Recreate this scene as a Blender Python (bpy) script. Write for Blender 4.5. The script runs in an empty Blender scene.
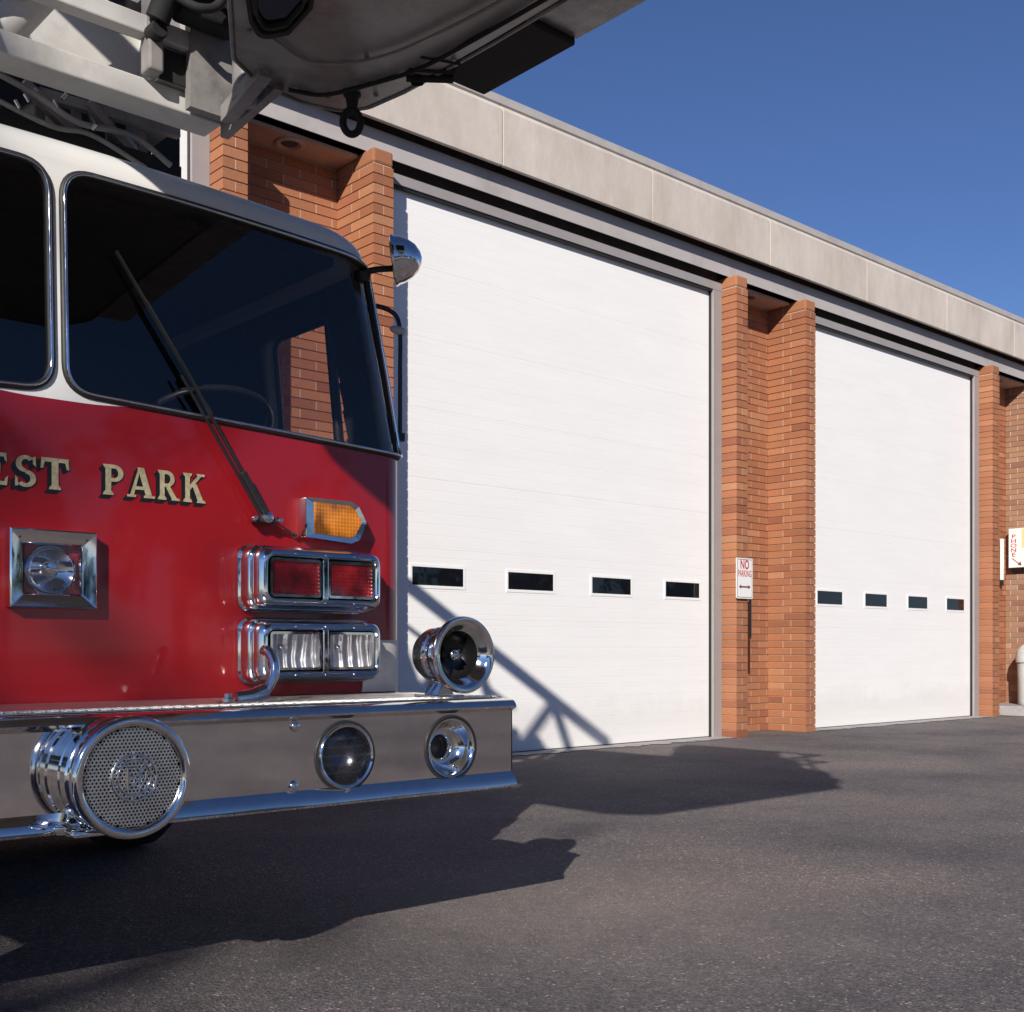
import bpy, bmesh, math, random
from mathutils import Vector, Matrix
random.seed(7)
PI = math.pi
sc = bpy.context.scene
COL = sc.collection

# ------------------------------------------------------------------ helpers
def V(*a): return Vector(a)

class MB:
    """collects shapes in world coordinates, builds ONE mesh object"""
    def __init__(s): s.v = []; s.f = []; s.c = []
    def add(s, vs, fs, col=None):
        o = len(s.v); s.v += [tuple(v) for v in vs]
        for f in fs:
            s.f.append(tuple(i + o for i in f)); s.c.append(col)
        return s
    def box(s, x0, x1, y0, y1, z0, z1, bev=0, col=None, seg=2):
        if bev <= 0:
            vs = [(x, y, z) for z in (z0, z1) for y in (y0, y1) for x in (x0, x1)]
            fs = [(0,2,3,1), (4,5,7,6), (0,1,5,4), (2,6,7,3), (0,4,6,2), (1,3,7,5)]
            return s.add(vs, fs, col)
        bm = bmesh.new()
        r = bmesh.ops.create_cube(bm, size=1)
        for v in bm.verts:
            v.co = V((x0+x1)/2 + v.co.x*(x1-x0), (y0+y1)/2 + v.co.y*(y1-y0), (z0+z1)/2 + v.co.z*(z1-z0))
        bmesh.ops.bevel(bm, geom=list(bm.edges), offset=bev, segments=seg, affect='EDGES', profile=.5)
        return s.bm(bm, col)
    def bm(s, bm, col=None, mat=None):
        bm.verts.index_update()
        s.add([(mat @ v.co if mat else v.co) for v in bm.verts], [[v.index for v in f.verts] for f in bm.faces], col)
        bm.free(); return s
    def obox(s, p, q, w, h, up=(0,0,1), col=None):
        """rectangular bar from p to q"""
        p, q = Vector(p), Vector(q); d = (q-p).normalized(); u = Vector(up)
        a = d.cross(u).normalized(); b = a.cross(d).normalized()
        vs = []
        for e in (p, q):
            for i, j in ((-1,-1), (1,-1), (1,1), (-1,1)):
                vs.append(e + a*i*w/2 + b*j*h/2)
        return s.add(vs, [(3,2,1,0), (4,5,6,7), (0,1,5,4), (1,2,6,5), (2,3,7,6), (3,0,4,7)], col)
    def tube(s, pts, r, n=14, closed=False, cap=True, col=None):
        pts = [Vector(p) for p in pts]; m = len(pts)
        rr = r if isinstance(r, (list, tuple)) else [r]*m
        tans = []
        for i in range(m):
            if closed: t = pts[(i+1) % m] - pts[i-1]
            else: t = pts[min(i+1, m-1)] - pts[max(i-1, 0)]
            tans.append(t.normalized())
        t0 = tans[0]; a = t0.cross(V(0,0,1))
        if a.length < 1e-3: a = t0.cross(V(1,0,0))
        a.normalize(); vs = []
        for i in range(m):
            t = tans[i]; a = (a - t*a.dot(t)).normalized(); b = t.cross(a)
            for k in range(n):
                an = 2*PI*k/n; vs.append(pts[i] + (a*math.cos(an) + b*math.sin(an))*rr[i])
        fs = []
        for i in range(m if closed else m-1):
            j = (i+1) % m
            for k in range(n):
                l = (k+1) % n; fs.append((i*n+k, i*n+l, j*n+l, j*n+k))
        if cap and not closed:
            fs.append(tuple(reversed(range(n)))); fs.append(tuple((m-1)*n+k for k in range(n)))
        return s.add(vs, fs, col)
    def lathe(s, prof, org, axis=(0,-1,0), n=48, sx=1.0):
        """prof: list of (radius, distance along axis)"""
        org = Vector(org); ax = Vector(axis).normalized()
        a = ax.cross(V(0,0,1))
        if a.length < 1e-3: a = V(1,0,0)
        a.normalize(); b = a.cross(ax).normalized()
        vs = []; m = len(prof)
        for (r, d) in prof:
            for k in range(n):
                an = 2*PI*k/n
                vs.append(org + ax*d + (a*math.cos(an)*sx + b*math.sin(an))*max(r, 1e-5))
        fs = [(i*n+k, i*n+(k+1) % n, (i+1)*n+(k+1) % n, (i+1)*n+k) for i in range(m-1) for k in range(n)]
        return s.add(vs, fs)
    def prism(s, poly, d0, d1, plane='xz', col=None, cap=True):
        """poly in a plane, extruded along the remaining axis from d0 to d1"""
        def P(p, d):
            if plane == 'xz': return (p[0], d, p[1])
            if plane == 'xy': return (p[0], p[1], d)
            return (d, p[0], p[1])
        n = len(poly); vs = [P(p, d0) for p in poly] + [P(p, d1) for p in poly]
        fs = [(i, (i+1) % n, n+(i+1) % n, n+i) for i in range(n)]
        if cap: fs += [tuple(reversed(range(n))), tuple(range(n, 2*n))]
        return s.add(vs, fs, col)
    def frame(s, outer, inner, d0, d1, plane='xz'):
        """ring between two outlines with the same number of points"""
        def P(p, d):
            if plane == 'xz': return (p[0], d, p[1])
            if plane == 'xy': return (p[0], p[1], d)
            return (d, p[0], p[1])
        n = len(outer)
        vs = [P(p, d0) for p in outer] + [P(p, d0) for p in inner] + [P(p, d1) for p in inner] + [P(p, d1) for p in outer]
        fs = []
        for i in range(n):
            j = (i+1) % n
            for a in range(4):
                b = (a+1) % 4; fs.append((a*n+i, a*n+j, b*n+j, b*n+i))
        return s.add(vs, fs)
    def build(s, name, mat, parent=None, smooth=None, bevel=0, **tags):
        me = bpy.data.meshes.new(name)
        off = V(0,0,0)
        p = parent
        while p is not None: off += p.location; p = p.parent
        me.from_pydata([tuple(Vector(v)-off) for v in s.v], [], s.f)
        bm = bmesh.new(); bm.from_mesh(me)
        bmesh.ops.recalc_face_normals(bm, faces=bm.faces); bm.to_mesh(me); bm.free()
        if any(c is not None for c in s.c):
            ca = me.color_attributes.new('tone', 'FLOAT_COLOR', 'CORNER')
            for poly in me.polygons:
                c = s.c[poly.index] or (1,1,1)
                for li in poly.loop_indices: ca.data[li].color = (*c, 1)
        me.materials.append(mat)
        o = bpy.data.objects.new(name, me); COL.objects.link(o)
        if parent: o.parent = parent
        if smooth is not None:
            me.shade_smooth() if hasattr(me, 'shade_smooth') else None
            me.set_sharp_from_angle(angle=math.radians(smooth))
        if bevel:
            m = o.modifiers.new('Bevel', 'BEVEL'); m.width = bevel; m.segments = 2; m.limit_method = 'ANGLE'
            m.angle_limit = math.radians(40)
        for k, v in tags.items(): o[k] = v
        return o

def empty(name, loc, label, cat, group=None):
    o = bpy.data.objects.new(name, None); COL.objects.link(o); o.location = loc; o.empty_display_size = .2
    o['label'] = label; o['category'] = cat
    if group: o['group'] = group
    return o

def tag(o, label, cat, group=None):
    o['label'] = label; o['category'] = cat
    if group: o['group'] = group
    return o

def rounded(pts, rad, seg=6):
    """round the corners of a polygon; rad one value or one per corner"""
    out = []; n = len(pts)
    for i in range(n):
        p = Vector((*pts[i], 0)); a = Vector((*pts[i-1], 0)); b = Vector((*pts[(i+1) % n], 0))
        r = rad[i] if isinstance(rad, (list, tuple)) else rad
        if r <= 0: out.append((p.x, p.y)); continue
        da = (a-p).normalized(); db = (b-p).normalized()
        ang = da.angle(db); d = min(r/math.tan(ang/2), (a-p).length*.49, (b-p).length*.49)
        p0 = p+da*d; p1 = p+db*d
        for k in range(seg+1):
            t = k/seg; q = p0*(1-t)**2 + p*2*t*(1-t) + p1*t*t
            out.append((q.x, q.y))
    return out

def inpoly(x, y, P):
    r = False; n = len(P); j = n-1
    for i in range(n):
        xi, yi = P[i]; xj, yj = P[j]
        if (yi > y) != (yj > y) and x < (xj-xi)*(y-yi)/(yj-yi)+xi: r = not r
        j = i
    return r

def rrect(x0, x1, z0, z1, r, seg=5): return rounded([(x0,z0), (x1,z0), (x1,z1), (x0,z1)], r, seg)

def smoothpath(pts, n=8):
    """Catmull-Rom through the points"""
    P = [Vector(p) for p in pts]; P = [P[0]*2-P[1]] + P + [P[-1]*2-P[-2]]; out = []
    for i in range(1, len(P)-2):
        for k in range(n):
            t = k/n; a, b, c, d = P[i-1:i+3]
            out.append(.5*((2*b)+(c-a)*t+(2*a-5*b+4*c-d)*t*t+(3*b-a-3*c+d)*t**3))
    out.append(P[-2]); return out

# ------------------------------------------------------------------ materials
def newmat(name):
    m = bpy.data.materials.new(name); m.use_nodes = True
    nt = m.node_tree; nt.nodes.clear()
    out = nt.nodes.new('ShaderNodeOutputMaterial'); b = nt.nodes.new('ShaderNodeBsdfPrincipled')
    nt.links.new(b.outputs[0], out.inputs[0])
    return m, nt, b
def N(nt, t, **kw):
    n = nt.nodes.new(t)
    for k, v in kw.items():
        if k in n.inputs: n.inputs[k].default_value = v
        else: setattr(n, k, v)
    return n
def L(nt, a, b): nt.links.new(a, b)
def coords(nt, kind='Object'):
    return N(nt, 'ShaderNodeTexCoord').outputs[kind]
def noise(nt, co, scale, detail=4, rough=.6, stretch=None):
    if stretch:
        mp = N(nt, 'ShaderNodeMapping'); mp.inputs['Scale'].default_value = stretch; L(nt, co, mp.inputs[0]); co = mp.outputs[0]
    n = N(nt, 'ShaderNodeTexNoise', Scale=scale, Detail=detail, Roughness=rough); L(nt, co, n.inputs['Vector']); return n.outputs['Fac']
def ramp(nt, fac, stops):
    r = N(nt, 'ShaderNodeValToRGB'); L(nt, fac, r.inputs[0]); e = r.color_ramp.elements
    while len(e) < len(stops): e.new(.5)
    for i, (p, c) in enumerate(stops):
        e[i].position = p; e[i].color = (*c, 1) if len(c) == 3 else c
    return r.outputs[0]
def bump(nt, b, h, strength, dist=.01):
    n = N(nt, 'ShaderNodeBump', Strength=strength, Distance=dist); L(nt, h, n.inputs['Height']); L(nt, n.outputs[0], b.inputs['Normal']); return n
def mixc(nt, fac, a, b, mode='MIX'):
    m = N(nt, 'ShaderNodeMix', data_type='RGBA', blend_type=mode)
    for s, i in ((fac, 0), (a, 6), (b, 7)):
        if hasattr(s, 'links'): L(nt, s, m.inputs[i])
        elif isinstance(s, (int, float)): m.inputs[i].default_value = s
        else: m.inputs[i].default_value = (*s, 1)
    return m.outputs[2]

def paint(name, col, rough=.4, var=.06, scale=6, coat=0, spec=.5, bmp=0, metal=0, dirt=None, bscale=60):
    m, nt, b = newmat(name); co = coords(nt)
    f = noise(nt, co, scale, 5)
    d = tuple(c*(1-var) for c in col); l = tuple(min(1, c*(1+var)) for c in col)
    c = ramp(nt, f, [(.3, d), (.7, l)])
    if dirt:
        g = noise(nt, co, scale*.7, 8, .7); gg = ramp(nt, g, [(.5, (0,0,0)), (.72, (1,1,1))])
        c = mixc(nt, gg, c, dirt)
    L(nt, c, b.inputs['Base Color'])
    b.inputs['Roughness'].default_value = rough; b.inputs['Metallic'].default_value = metal
    b.inputs['Specular IOR Level'].default_value = spec
    if coat: b.inputs['Coat Weight'].default_value = coat; b.inputs['Coat Roughness'].default_value = .03
    if bmp: bump(nt, b, noise(nt, co, bscale, 4), bmp, .004)
    return m

M = {}
# chrome with faint grime and waves
def chrome(name, col=(.78,.77,.76), r0=.03, r1=.12, wave=.03, ws=5):
    m, nt, b = newmat(name); co = coords(nt)
    b.inputs['Metallic'].default_value = 1
    L(nt, ramp(nt, noise(nt, co, 9, 6, .7), [(.3, tuple(c*.86 for c in col)), (.65, col)]), b.inputs['Base Color'])
    L(nt, ramp(nt, noise(nt, co, 30, 6, .7), [(.35, (r0,)*3), (.75, (r1,)*3)]), b.inputs['Roughness'])
    bump(nt, b, noise(nt, co, ws, 2), wave, .05)
    return m
M['chrome'] = chrome('chrome_plate', wave=.008)
M['bumper'] = chrome('polished_bumper_steel', (.80,.765,.735), .025, .10, .010, 3)
M['grille'] = chrome('satin_grille_metal', (.80,.79,.77), .3, .45, .0, 3)
M['red'] = None
m, nt, b = newmat('red_cab_paint'); co = coords(nt)
L(nt, ramp(nt, noise(nt, co, 2.0, 4), [(.3, (.22,.005,.009)), (.7, (.265,.007,.011))]), b.inputs['Base Color'])
b.inputs['Roughness'].default_value = .32; b.inputs['Coat Weight'].default_value = .7; b.inputs['Coat Roughness'].default_value = .05; b.inputs['Specular IOR Level'].default_value = .3
bump(nt, b, noise(nt, co, 2.5, 2), .02, .1); M['red'] = m
M['white'] = paint('white_cab_paint', (.74,.73,.70), .3, .03, 4, coat=.5, dirt=None)
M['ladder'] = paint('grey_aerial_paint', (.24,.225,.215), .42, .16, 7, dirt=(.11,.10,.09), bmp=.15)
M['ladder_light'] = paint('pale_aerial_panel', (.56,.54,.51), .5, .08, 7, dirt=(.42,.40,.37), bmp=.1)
M['black'] = paint('black_rubber', (.012,.012,.013), .55, .2, 20, bmp=.2)
M['blackgloss'] = paint('black_enamel', (.01,.01,.011), .25, .2, 20)
M['darkrefl'] = paint('smoked_reflector', (.10,.10,.11), .2, .4, 10, metal=.9)
M['wheelgrey'] = paint('grey_wheel_rim', (.02,.02,.022), .4, .2, 20)
M['interior'] = paint('dark_cab_trim', (.03,.027,.027), .8, .3, 20)
M['seat'] = paint('maroon_seat_vinyl', (.10,.03,.03), .5, .3, 20)
M['tyre'] = paint('tyre_rubber', (.02,.02,.02), .85, .3, 30, bmp=.4)
M['under'] = paint('chassis_black', (.010,.010,.010), .8, .3, 12)
M['steel'] = paint('grey_galvanised_steel', (.42,.40,.40), .5, .07, 4, bmp=.1)
M['jamb'] = paint('grey_door_frame_paint', (.30,.275,.27), .5, .05, 4, bmp=.1)
M['beam'] = paint('grey_fascia_metal', (.43,.395,.38), .55, .06, 2, dirt=(.34,.31,.29), bmp=.1)
M['coping'] = paint('aluminium_coping', (.45,.42,.40), .5, .06, 3, dirt=(.33,.30,.28))
M['soffit'] = paint('soffit_board', (.46,.34,.29), .7, .08, 3, dirt=(.36,.27,.23), bmp=.2)
M['recess'] = paint('dark_shadow_gap', (.07,.062,.058), .9, .2, 6)  # shade inside gaps and slots is put into this dark tone
M['room'] = paint('bay_interior', (.16,.15,.14), .8, .15, 2)
M['cream'] = paint('sign_white', (.78,.77,.74), .4, .03, 30)
M['ink'] = paint('dark_red_sign_ink', (.20,.035,.035), .5, .08, 30)
M['ink2'] = paint('red_sign_ink', (.45,.06,.05), .5, .08, 30)
M['yellow'] = paint('yellow_sign_paint', (.75,.62,.28), .5, .05, 30)
M['bin'] = paint('white_bin_plastic', (.66,.65,.62), .5, .05, 8, dirt=(.45,.43,.40))
M['gold'] = paint('gold_leaf', (.50,.42,.25), .42, .3, 60, metal=.35, bmp=.2)
M['copper'] = paint('maroon_enamel', (.10,.012,.014), .15, .1, 30, coat=1)
M['green'] = paint('pale_green_cloth', (.35,.55,.42), .7, .1, 30)
M['kerb'] = paint('kerb_concrete', (.36,.34,.33), .85, .12, 8, dirt=(.22,.21,.2), bmp=.5)
M['line'] = paint('white_line_paint', (.7,.69,.66), .7, .08, 15)

# fascia aggregate concrete
m, nt, b = newmat('fascia_concrete'); co = coords(nt)
c1 = ramp(nt, noise(nt, co, 120, 3, .8), [(.3, (.53,.475,.42)), (.7, (.69,.625,.56))])
c2 = ramp(nt, noise(nt, co, 1.3, 6, .7, (1,1,.5)), [(.35, (.80,.78,.76)), (.7, (1.0,1.0,1.0))])
c3 = ramp(nt, noise(nt, co, 3.2, 9, .75, (1.2,1,.5)), [(.40, (.90,.885,.87)), (.58, (1,1,1))])
L(nt, mixc(nt, 1.0, mixc(nt, 1.0, c1, c2, 'MULTIPLY'), c3, 'MULTIPLY'), b.inputs['Base Color']); b.inputs['Roughness'].default_value = .9
bump(nt, b, noise(nt, co, 160, 3, .8), .35, .006); M['fascia'] = m

# brick: colour per brick comes from its own 'tone', fine grain from noise
def brickmat(name, mul):
    m, nt, b = newmat(name); co = coords(nt)
    at = N(nt, 'ShaderNodeAttribute', attribute_name='tone')
    g = ramp(nt, noise(nt, co, 55, 6, .75), [(.25, (.80,.78,.76)), (.75, (1.12,1.12,1.12))])
    big = ramp(nt, noise(nt, co, .9, 5, .6), [(.3, (.88,.86,.85)), (.7, (1.04,1.04,1.04))])
    c = mixc(nt, 1.0, at.outputs['Color'], g, 'MULTIPLY'); c = mixc(nt, 1.0, c, big, 'MULTIPLY')
    c = mixc(nt, 1.0, c, mul, 'MULTIPLY')
    # salt marks where mortar washed down
    sp = ramp(nt, noise(nt, co, 14, 8, .75), [(.66, (0,0,0)), (.8, (.35,.35,.35))])
    c = mixc(nt, sp, c, (.50,.36,.28))
    L(nt, c, b.inputs['Base Color']); b.inputs['Roughness'].default_value = .88
    bump(nt, b, noise(nt, co, 90, 6, .7), .5, .006)
    return m
M['brick'] = brickmat('orange_brick', (1,1,1))
M['brickbrown'] = brickmat('tan_brown_brick', (.90,1.22,1.52))

# garage door
m, nt, b = newmat('white_door_enamel'); co = coords(nt)
c = ramp(nt, noise(nt, co, 2.2, 6, .7, (.6,1,2.5)), [(.3, (.80,.785,.76)), (.7, (.84,.825,.80))])
st = ramp(nt, noise(nt, co, 7, 8, .75, (1.5,1,.3)), [(.60, (0,0,0)), (.85, (.25,.25,.25))])
c = mixc(nt, st, c, (.60,.56,.51))
sx_ = N(nt, 'ShaderNodeSeparateXYZ'); L(nt, co, sx_.inputs[0])
gz = N(nt, 'ShaderNodeMath', operation='ADD'); L(nt, sx_.outputs['Z'], gz.inputs[0]); gn = N(nt, 'ShaderNodeMath', operation='MULTIPLY'); gn.inputs[1].default_value = -.55
L(nt, noise(nt, co, 3.5, 9, .7, (1,1,1)), gn.inputs[0]); L(nt, gn.outputs[0], gz.inputs[1])
c = mixc(nt, ramp(nt, gz.outputs[0], [(0, (.22,)*3), (.22, (0,)*3)]), c, (.50,.45,.40))
L(nt, c, b.inputs['Base Color']); b.inputs['Roughness'].default_value = .55
w = N(nt, 'ShaderNodeTexWave', wave_type='BANDS', bands_direction='Z', wave_profile='SAW', Scale=3.3, Distortion=.0); L(nt, co, w.inputs['Vector'])
wr = ramp(nt, w.outputs['Fac'], [(.0, (0,0,0)), (.04, (1,1,1)), (.96, (1,1,1)), (1, (0,0,0))])
n2 = noise(nt, co, 130, 2, .6)
ad = N(nt, 'ShaderNodeMath', operation='ADD'); mu = N(nt, 'ShaderNodeMath', operation='MULTIPLY'); mu.inputs[1].default_value = .4
L(nt, n2, mu.inputs[0]); L(nt, wr, ad.inputs[0]); L(nt, mu.outputs[0], ad.inputs[1])
bump(nt, b, ad.outputs[0], .35, .003); M['door'] = m

# dark glass pane (workshop unlit behind)
m, nt, b = newmat('dark_window_glass')
b.inputs['Base Color'].default_value = (.006,.007,.01,1); b.inputs['Roughness'].default_value = .03
bump(nt, b, noise(nt, coords(nt), 2.5, 2), .06, .05); M['pane'] = m

# thin sheet glass with tint
def glass(name, tint, ior=1.5, rough=0, extra=None, bumpy=0, bs=40):
    m = bpy.data.materials.new(name); m.use_nodes = True; nt = m.node_tree; nt.nodes.clear()
    out = N(nt, 'ShaderNodeOutputMaterial'); mx = N(nt, 'ShaderNodeMixShader')
    lw = N(nt, 'ShaderNodeLayerWeight', Blend=.5); pw = N(nt, 'ShaderNodeMath', operation='POWER'); pw.inputs[1].default_value = 5
    L(nt, lw.outputs['Facing'], pw.inputs[0]); fr = N(nt, 'ShaderNodeMapRange'); fr.inputs['To Min'].default_value = .045; L(nt, pw.outputs[0], fr.inputs[0]); tr = N(nt, 'ShaderNodeBsdfTransparent', Color=(*tint, 1))
    gl = N(nt, 'ShaderNodeBsdfGlossy', Roughness=rough, Color=(1,1,1,1))
    L(nt, fr.outputs[0], mx.inputs[0]); L(nt, tr.outputs[0], mx.inputs[1]); L(nt, gl.outputs[0], mx.inputs[2])
    L(nt, mx.outputs[0], out.inputs[0])
    if bumpy:
        n = N(nt, 'ShaderNodeBump', Strength=bumpy, Distance=.01); L(nt, noise(nt, coords(nt), bs, 2), n.inputs['Height'])
        L(nt, n.outputs[0], gl.inputs['Normal'])
    return m
M['windshield'] = glass('tinted_windshield_glass', (.62,.62,.64), 1.5)
M['lampglass'] = glass('fluted_lamp_glass', (.93,.93,.95), 1.45, .05, bumpy=.3, bs=70)

def lensmat(name, col, em=0):
    m, nt, b = newmat(name); co = coords(nt)
    w1 = N(nt, 'ShaderNodeTexWave', bands_direction='X', Scale=26); w2 = N(nt, 'ShaderNodeTexWave', bands_direction='Z', Scale=26)
    L(nt, co, w1.inputs[0]); L(nt, co, w2.inputs[0])
    ad = N(nt, 'ShaderNodeMath', operation='ADD'); L(nt, w1.outputs['Fac'], ad.inputs[0]); L(nt, w2.outputs['Fac'], ad.inputs[1])
    c = ramp(nt, noise(nt, co, 11, 3, .5), [(.32, tuple(v*.35 for v in col)), (.5, col), (.72, tuple(min(1, v*1.5+.01) for v in col))])
    L(nt, c, b.inputs['Base Color']); b.inputs['Roughness'].default_value = .25; b.inputs['Metallic'].default_value = .25
    b.inputs['Coat Weight'].default_value = 1; b.inputs['Coat Roughness'].default_value = .04
    bump(nt, b, ad.outputs[0], .35, .003)
    return m
M['amber'] = lensmat('amber_lens', (.60,.19,.012))
M['redlens'] = lensmat('red_lens', (.27,.008,.010))
m, nt, b = newmat('silvered_reflector'); co = coords(nt)
b.inputs['Metallic'].default_value = 1
L(nt, ramp(nt, noise(nt, co, 14, 4, .6), [(.3, (.55,.53,.50)), (.65, (.95,.93,.88))]), b.inputs['Base Color']); b.inputs['Roughness'].default_value = .38; b.inputs['Metallic'].default_value = .75
w1 = N(nt, 'ShaderNodeTexWave', bands_direction='X', Scale=9, Distortion=3.0); L(nt, co, w1.inputs[0])
bump(nt, b, w1.outputs['Fac'], .9, .02); M['reflector'] = m

# tread plate
m, nt, b = newmat('diamond_tread_plate'); co = coords(nt)
mp = N(nt, 'ShaderNodeMapping'); mp.inputs['Rotation'].default_value = (0,0,PI/4); L(nt, co, mp.inputs[0])
vo = N(nt, 'ShaderNodeTexChecker', Scale=70); L(nt, mp.outputs[0], vo.inputs[0])
b.inputs['Metallic'].default_value = 1; b.inputs['Roughness'].default_value = .3
L(nt, ramp(nt, noise(nt, co, 20, 5), [(.3, (.45,.43,.41)), (.7, (.68,.66,.63))]), b.inputs['Base Color'])
bump(nt, b, vo.outputs['Fac'], .9, .004); M['tread'] = m

# asphalt
m, nt, b = newmat('asphalt'); co = coords(nt)
fine = N(nt, 'ShaderNodeTexVoronoi', Scale=130); L(nt, co, fine.inputs['Vector'])
spk = ramp(nt, fine.outputs['Color'], [(.0, (.076,.068,.069)), (.5, (.144,.128,.129)), (.84, (.21,.187,.184)), (.95, (.50,.42,.34))])
mid = noise(nt, co, 26, 8, .8)
spk = mixc(nt, 1.0, spk, ramp(nt, mid, [(.3, (.72,.72,.74)), (.72, (1.25,1.22,1.18))]), 'MULTIPLY')
pat = noise(nt, co, .55, 7, .65)
spk = mixc(nt, 1.0, spk, ramp(nt, pat, [(.34, (.66,.66,.70)), (.48, (.98,.97,.97)), (.62, (1.35,1.27,1.18)), (.72, (1.6,1.5,1.35))]), 'MULTIPLY')
# dusty worn patch in front of the truck's parking spot
gx = N(nt, 'ShaderNodeVectorMath', operation='DISTANCE'); L(nt, co, gx.inputs[0]); gx.inputs[1].default_value = (2.95,2.95,0)
wr = N(nt, 'ShaderNodeMath', operation='ADD'); nn = noise(nt, co, 1.7, 7, .7); L(nt, nn, wr.inputs[0]); L(nt, gx.outputs['Value'], wr.inputs[1])
dust = ramp(nt, wr.outputs[0], [(.35, (.62,.62,.62)), (.95, (0,0,0))])
mp_ = N(nt, 'ShaderNodeMapRange'); mp_.inputs['From Min'].default_value = .45; mp_.inputs['From Max'].default_value = 1.75; mp_.inputs['To Min'].default_value = .75; mp_.inputs['To Max'].default_value = 0
L(nt, wr.outputs[0], mp_.inputs[0])
dn = N(nt, 'ShaderNodeMath', operation='MULTIPLY'); L(nt, mp_.outputs[0], dn.inputs[0]); L(nt, ramp(nt, noise(nt, co, 9, 8, .8), [(.35, (.25,)*3), (.7, (1,)*3)]), dn.inputs[1])
spk = mixc(nt, dn.outputs[0], spk, (.31,.26,.22))
oil = ramp(nt, noise(nt, co, 1.1, 5, .6), [(.64, (0,)*3), (.74, (.45,)*3)])
spk = mixc(nt, oil, spk, (.055,.050,.052))
L(nt, spk, b.inputs['Base Color']); b.inputs['Roughness'].default_value = .85; b.inputs['Specular IOR Level'].default_value = .35
ad = N(nt, 'ShaderNodeMath', operation='ADD'); L(nt, fine.outputs['Distance'], ad.inputs[0]); L(nt, mid, ad.inputs[1])
bump(nt, b, ad.outputs[0], .9, .006); M['asphalt'] = m

m, nt, b = newmat('tree_leaves'); co = coords(nt)
L(nt, ramp(nt, noise(nt, co, .9, 6, .7), [(.3, (.025,.04,.012)), (.7, (.07,.10,.03))]), b.inputs['Base Color']); b.inputs['Roughness'].default_value = .7; M['leaf'] = m

# ------------------------------------------------------------------ camera, sky, sun
F_ = 1158.0
cam = bpy.data.cameras.new('Camera'); co_ = bpy.data.objects.new('Camera', cam); COL.objects.link(co_)
cam.sensor_width = 36; cam.sensor_fit = 'HORIZONTAL'; cam.lens = F_/1024*36; cam.shift_y = (650-506)/1024
cam.clip_start = .05; cam.clip_end = 2000
co_.location = (0,0,.93); co_.rotation_euler = (PI/2, 0, -math.radians(90-48.0644))
sc.camera = co_

SUN = V(-1.31,-1.0,.785).normalized()
el = math.asin(SUN.z)
w = bpy.data.worlds.new('World'); sc.world = w; w.use_nodes = True; nt = w.node_tree; nt.nodes.clear()
sky = N(nt, 'ShaderNodeTexSky', sky_type='NISHITA'); sky.sun_disc = False; sky.sun_elevation = el
sky.sun_rotation = math.atan2(SUN.x, SUN.y) % (2*PI)
sky.air_density = 1.0; sky.dust_density = .1; sky.ozone_density = 6.0; sky.altitude = 1500
bg = N(nt, 'ShaderNodeBackground', Strength=.085); L(nt, mixc(nt, 1.0, sky.outputs[0], (.93,.88,.99), 'MULTIPLY'), bg.inputs[0])
L(nt, bg.outputs[0], N(nt, 'ShaderNodeOutputWorld').inputs[0])
sl = bpy.data.lights.new('sun_lamp', 'SUN'); sl.energy = 5.0; sl.angle = math.radians(.53); sl.color = (1,.94,.86)
so = bpy.data.objects.new('sun_lamp', sl); COL.objects.link(so); so.rotation_euler = SUN.to_track_quat('Z', 'Y').to_euler(); so.location = (-20,-16,20)
sc.view_settings.view_transform = 'Standard'; sc.view_settings.look = 'None'; sc.view_settings.exposure = .22; sc.view_settings.gamma = 1

# ------------------------------------------------------------------ ground
g = MB(); g.add([(-300,-300,0), (300,-300,0), (300,300,0), (-300,300,0)], [(0,1,2,3)])
g.build('ground', M['asphalt'], kind='structure')

# ------------------------------------------------------------------ fire station
YF = 7.52          # front of the brick piers
DEP = .51          # depth of piers in front of the recess wall
ZT = 4.905; CH = .0797
fs = empty('fire_station', (10.5, 8.5, 0), 'brick fire station with white bay doors under a pale concrete roof band', 'building')

PAL = [(.375,.148,.068), (.36,.138,.063), (.40,.168,.080), (.33,.122,.058), (.44,.200,.100), (.37,.150,.072), (.29,.100,.050)]
MORT = (.55,.43,.34)
def tone(brown=False):
    c = random.choices(PAL, [5,5,4,2,1.2,4,.8])[0]; k = random.uniform(.90,1.08)
    return tuple(v*k for v in c)
def bricks_pier(mb, x0, x1, y0, y1, courses=61, low=0):
    """solid pier, each course laid brick by brick over a recessed mortar core"""
    mb.box(x0+.011, x1-.011, y0+.011, y1, -.05, ZT-.02, col=MORT)
    for k in range(courses):
        z0 = k*CH+.002; z1 = z0+CH-.0095
        if z1 > ZT: break
        if k < courses-1: mb.box(x0+.0025, x1-.0025, y0+.0025, y1-.002, z0+.0005, z1-.0005, col=MORT)
        def br(a, b_, c, d):
            j = random.uniform(-.0012,.0012)
            mb.box(a, b_, c+j, d, z0, z1 if k < courses-1 else ZT, col=tone(), bev=0 if k < courses-1 else .018)
        ysp = [.195+.302*q_ for q_ in range(8)] if k % 2 else [.302*(q_+1) for q_ in range(8)]
        ys = [y0] + [y0+v for v in ysp if y0+v < y1-.05] + [y1]
        for i in range(len(ys)-1):
            a = ys[i] + (.009 if i else 0); e = ys[i+1]
            if i == 0 and k % 2 and (x1-x0) < .25:
                mx = (x0+x1)/2; br(x0, mx-.0045, a, e); br(mx+.0045, x1, a, e)
            else: br(x0, x1, a, e)
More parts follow.
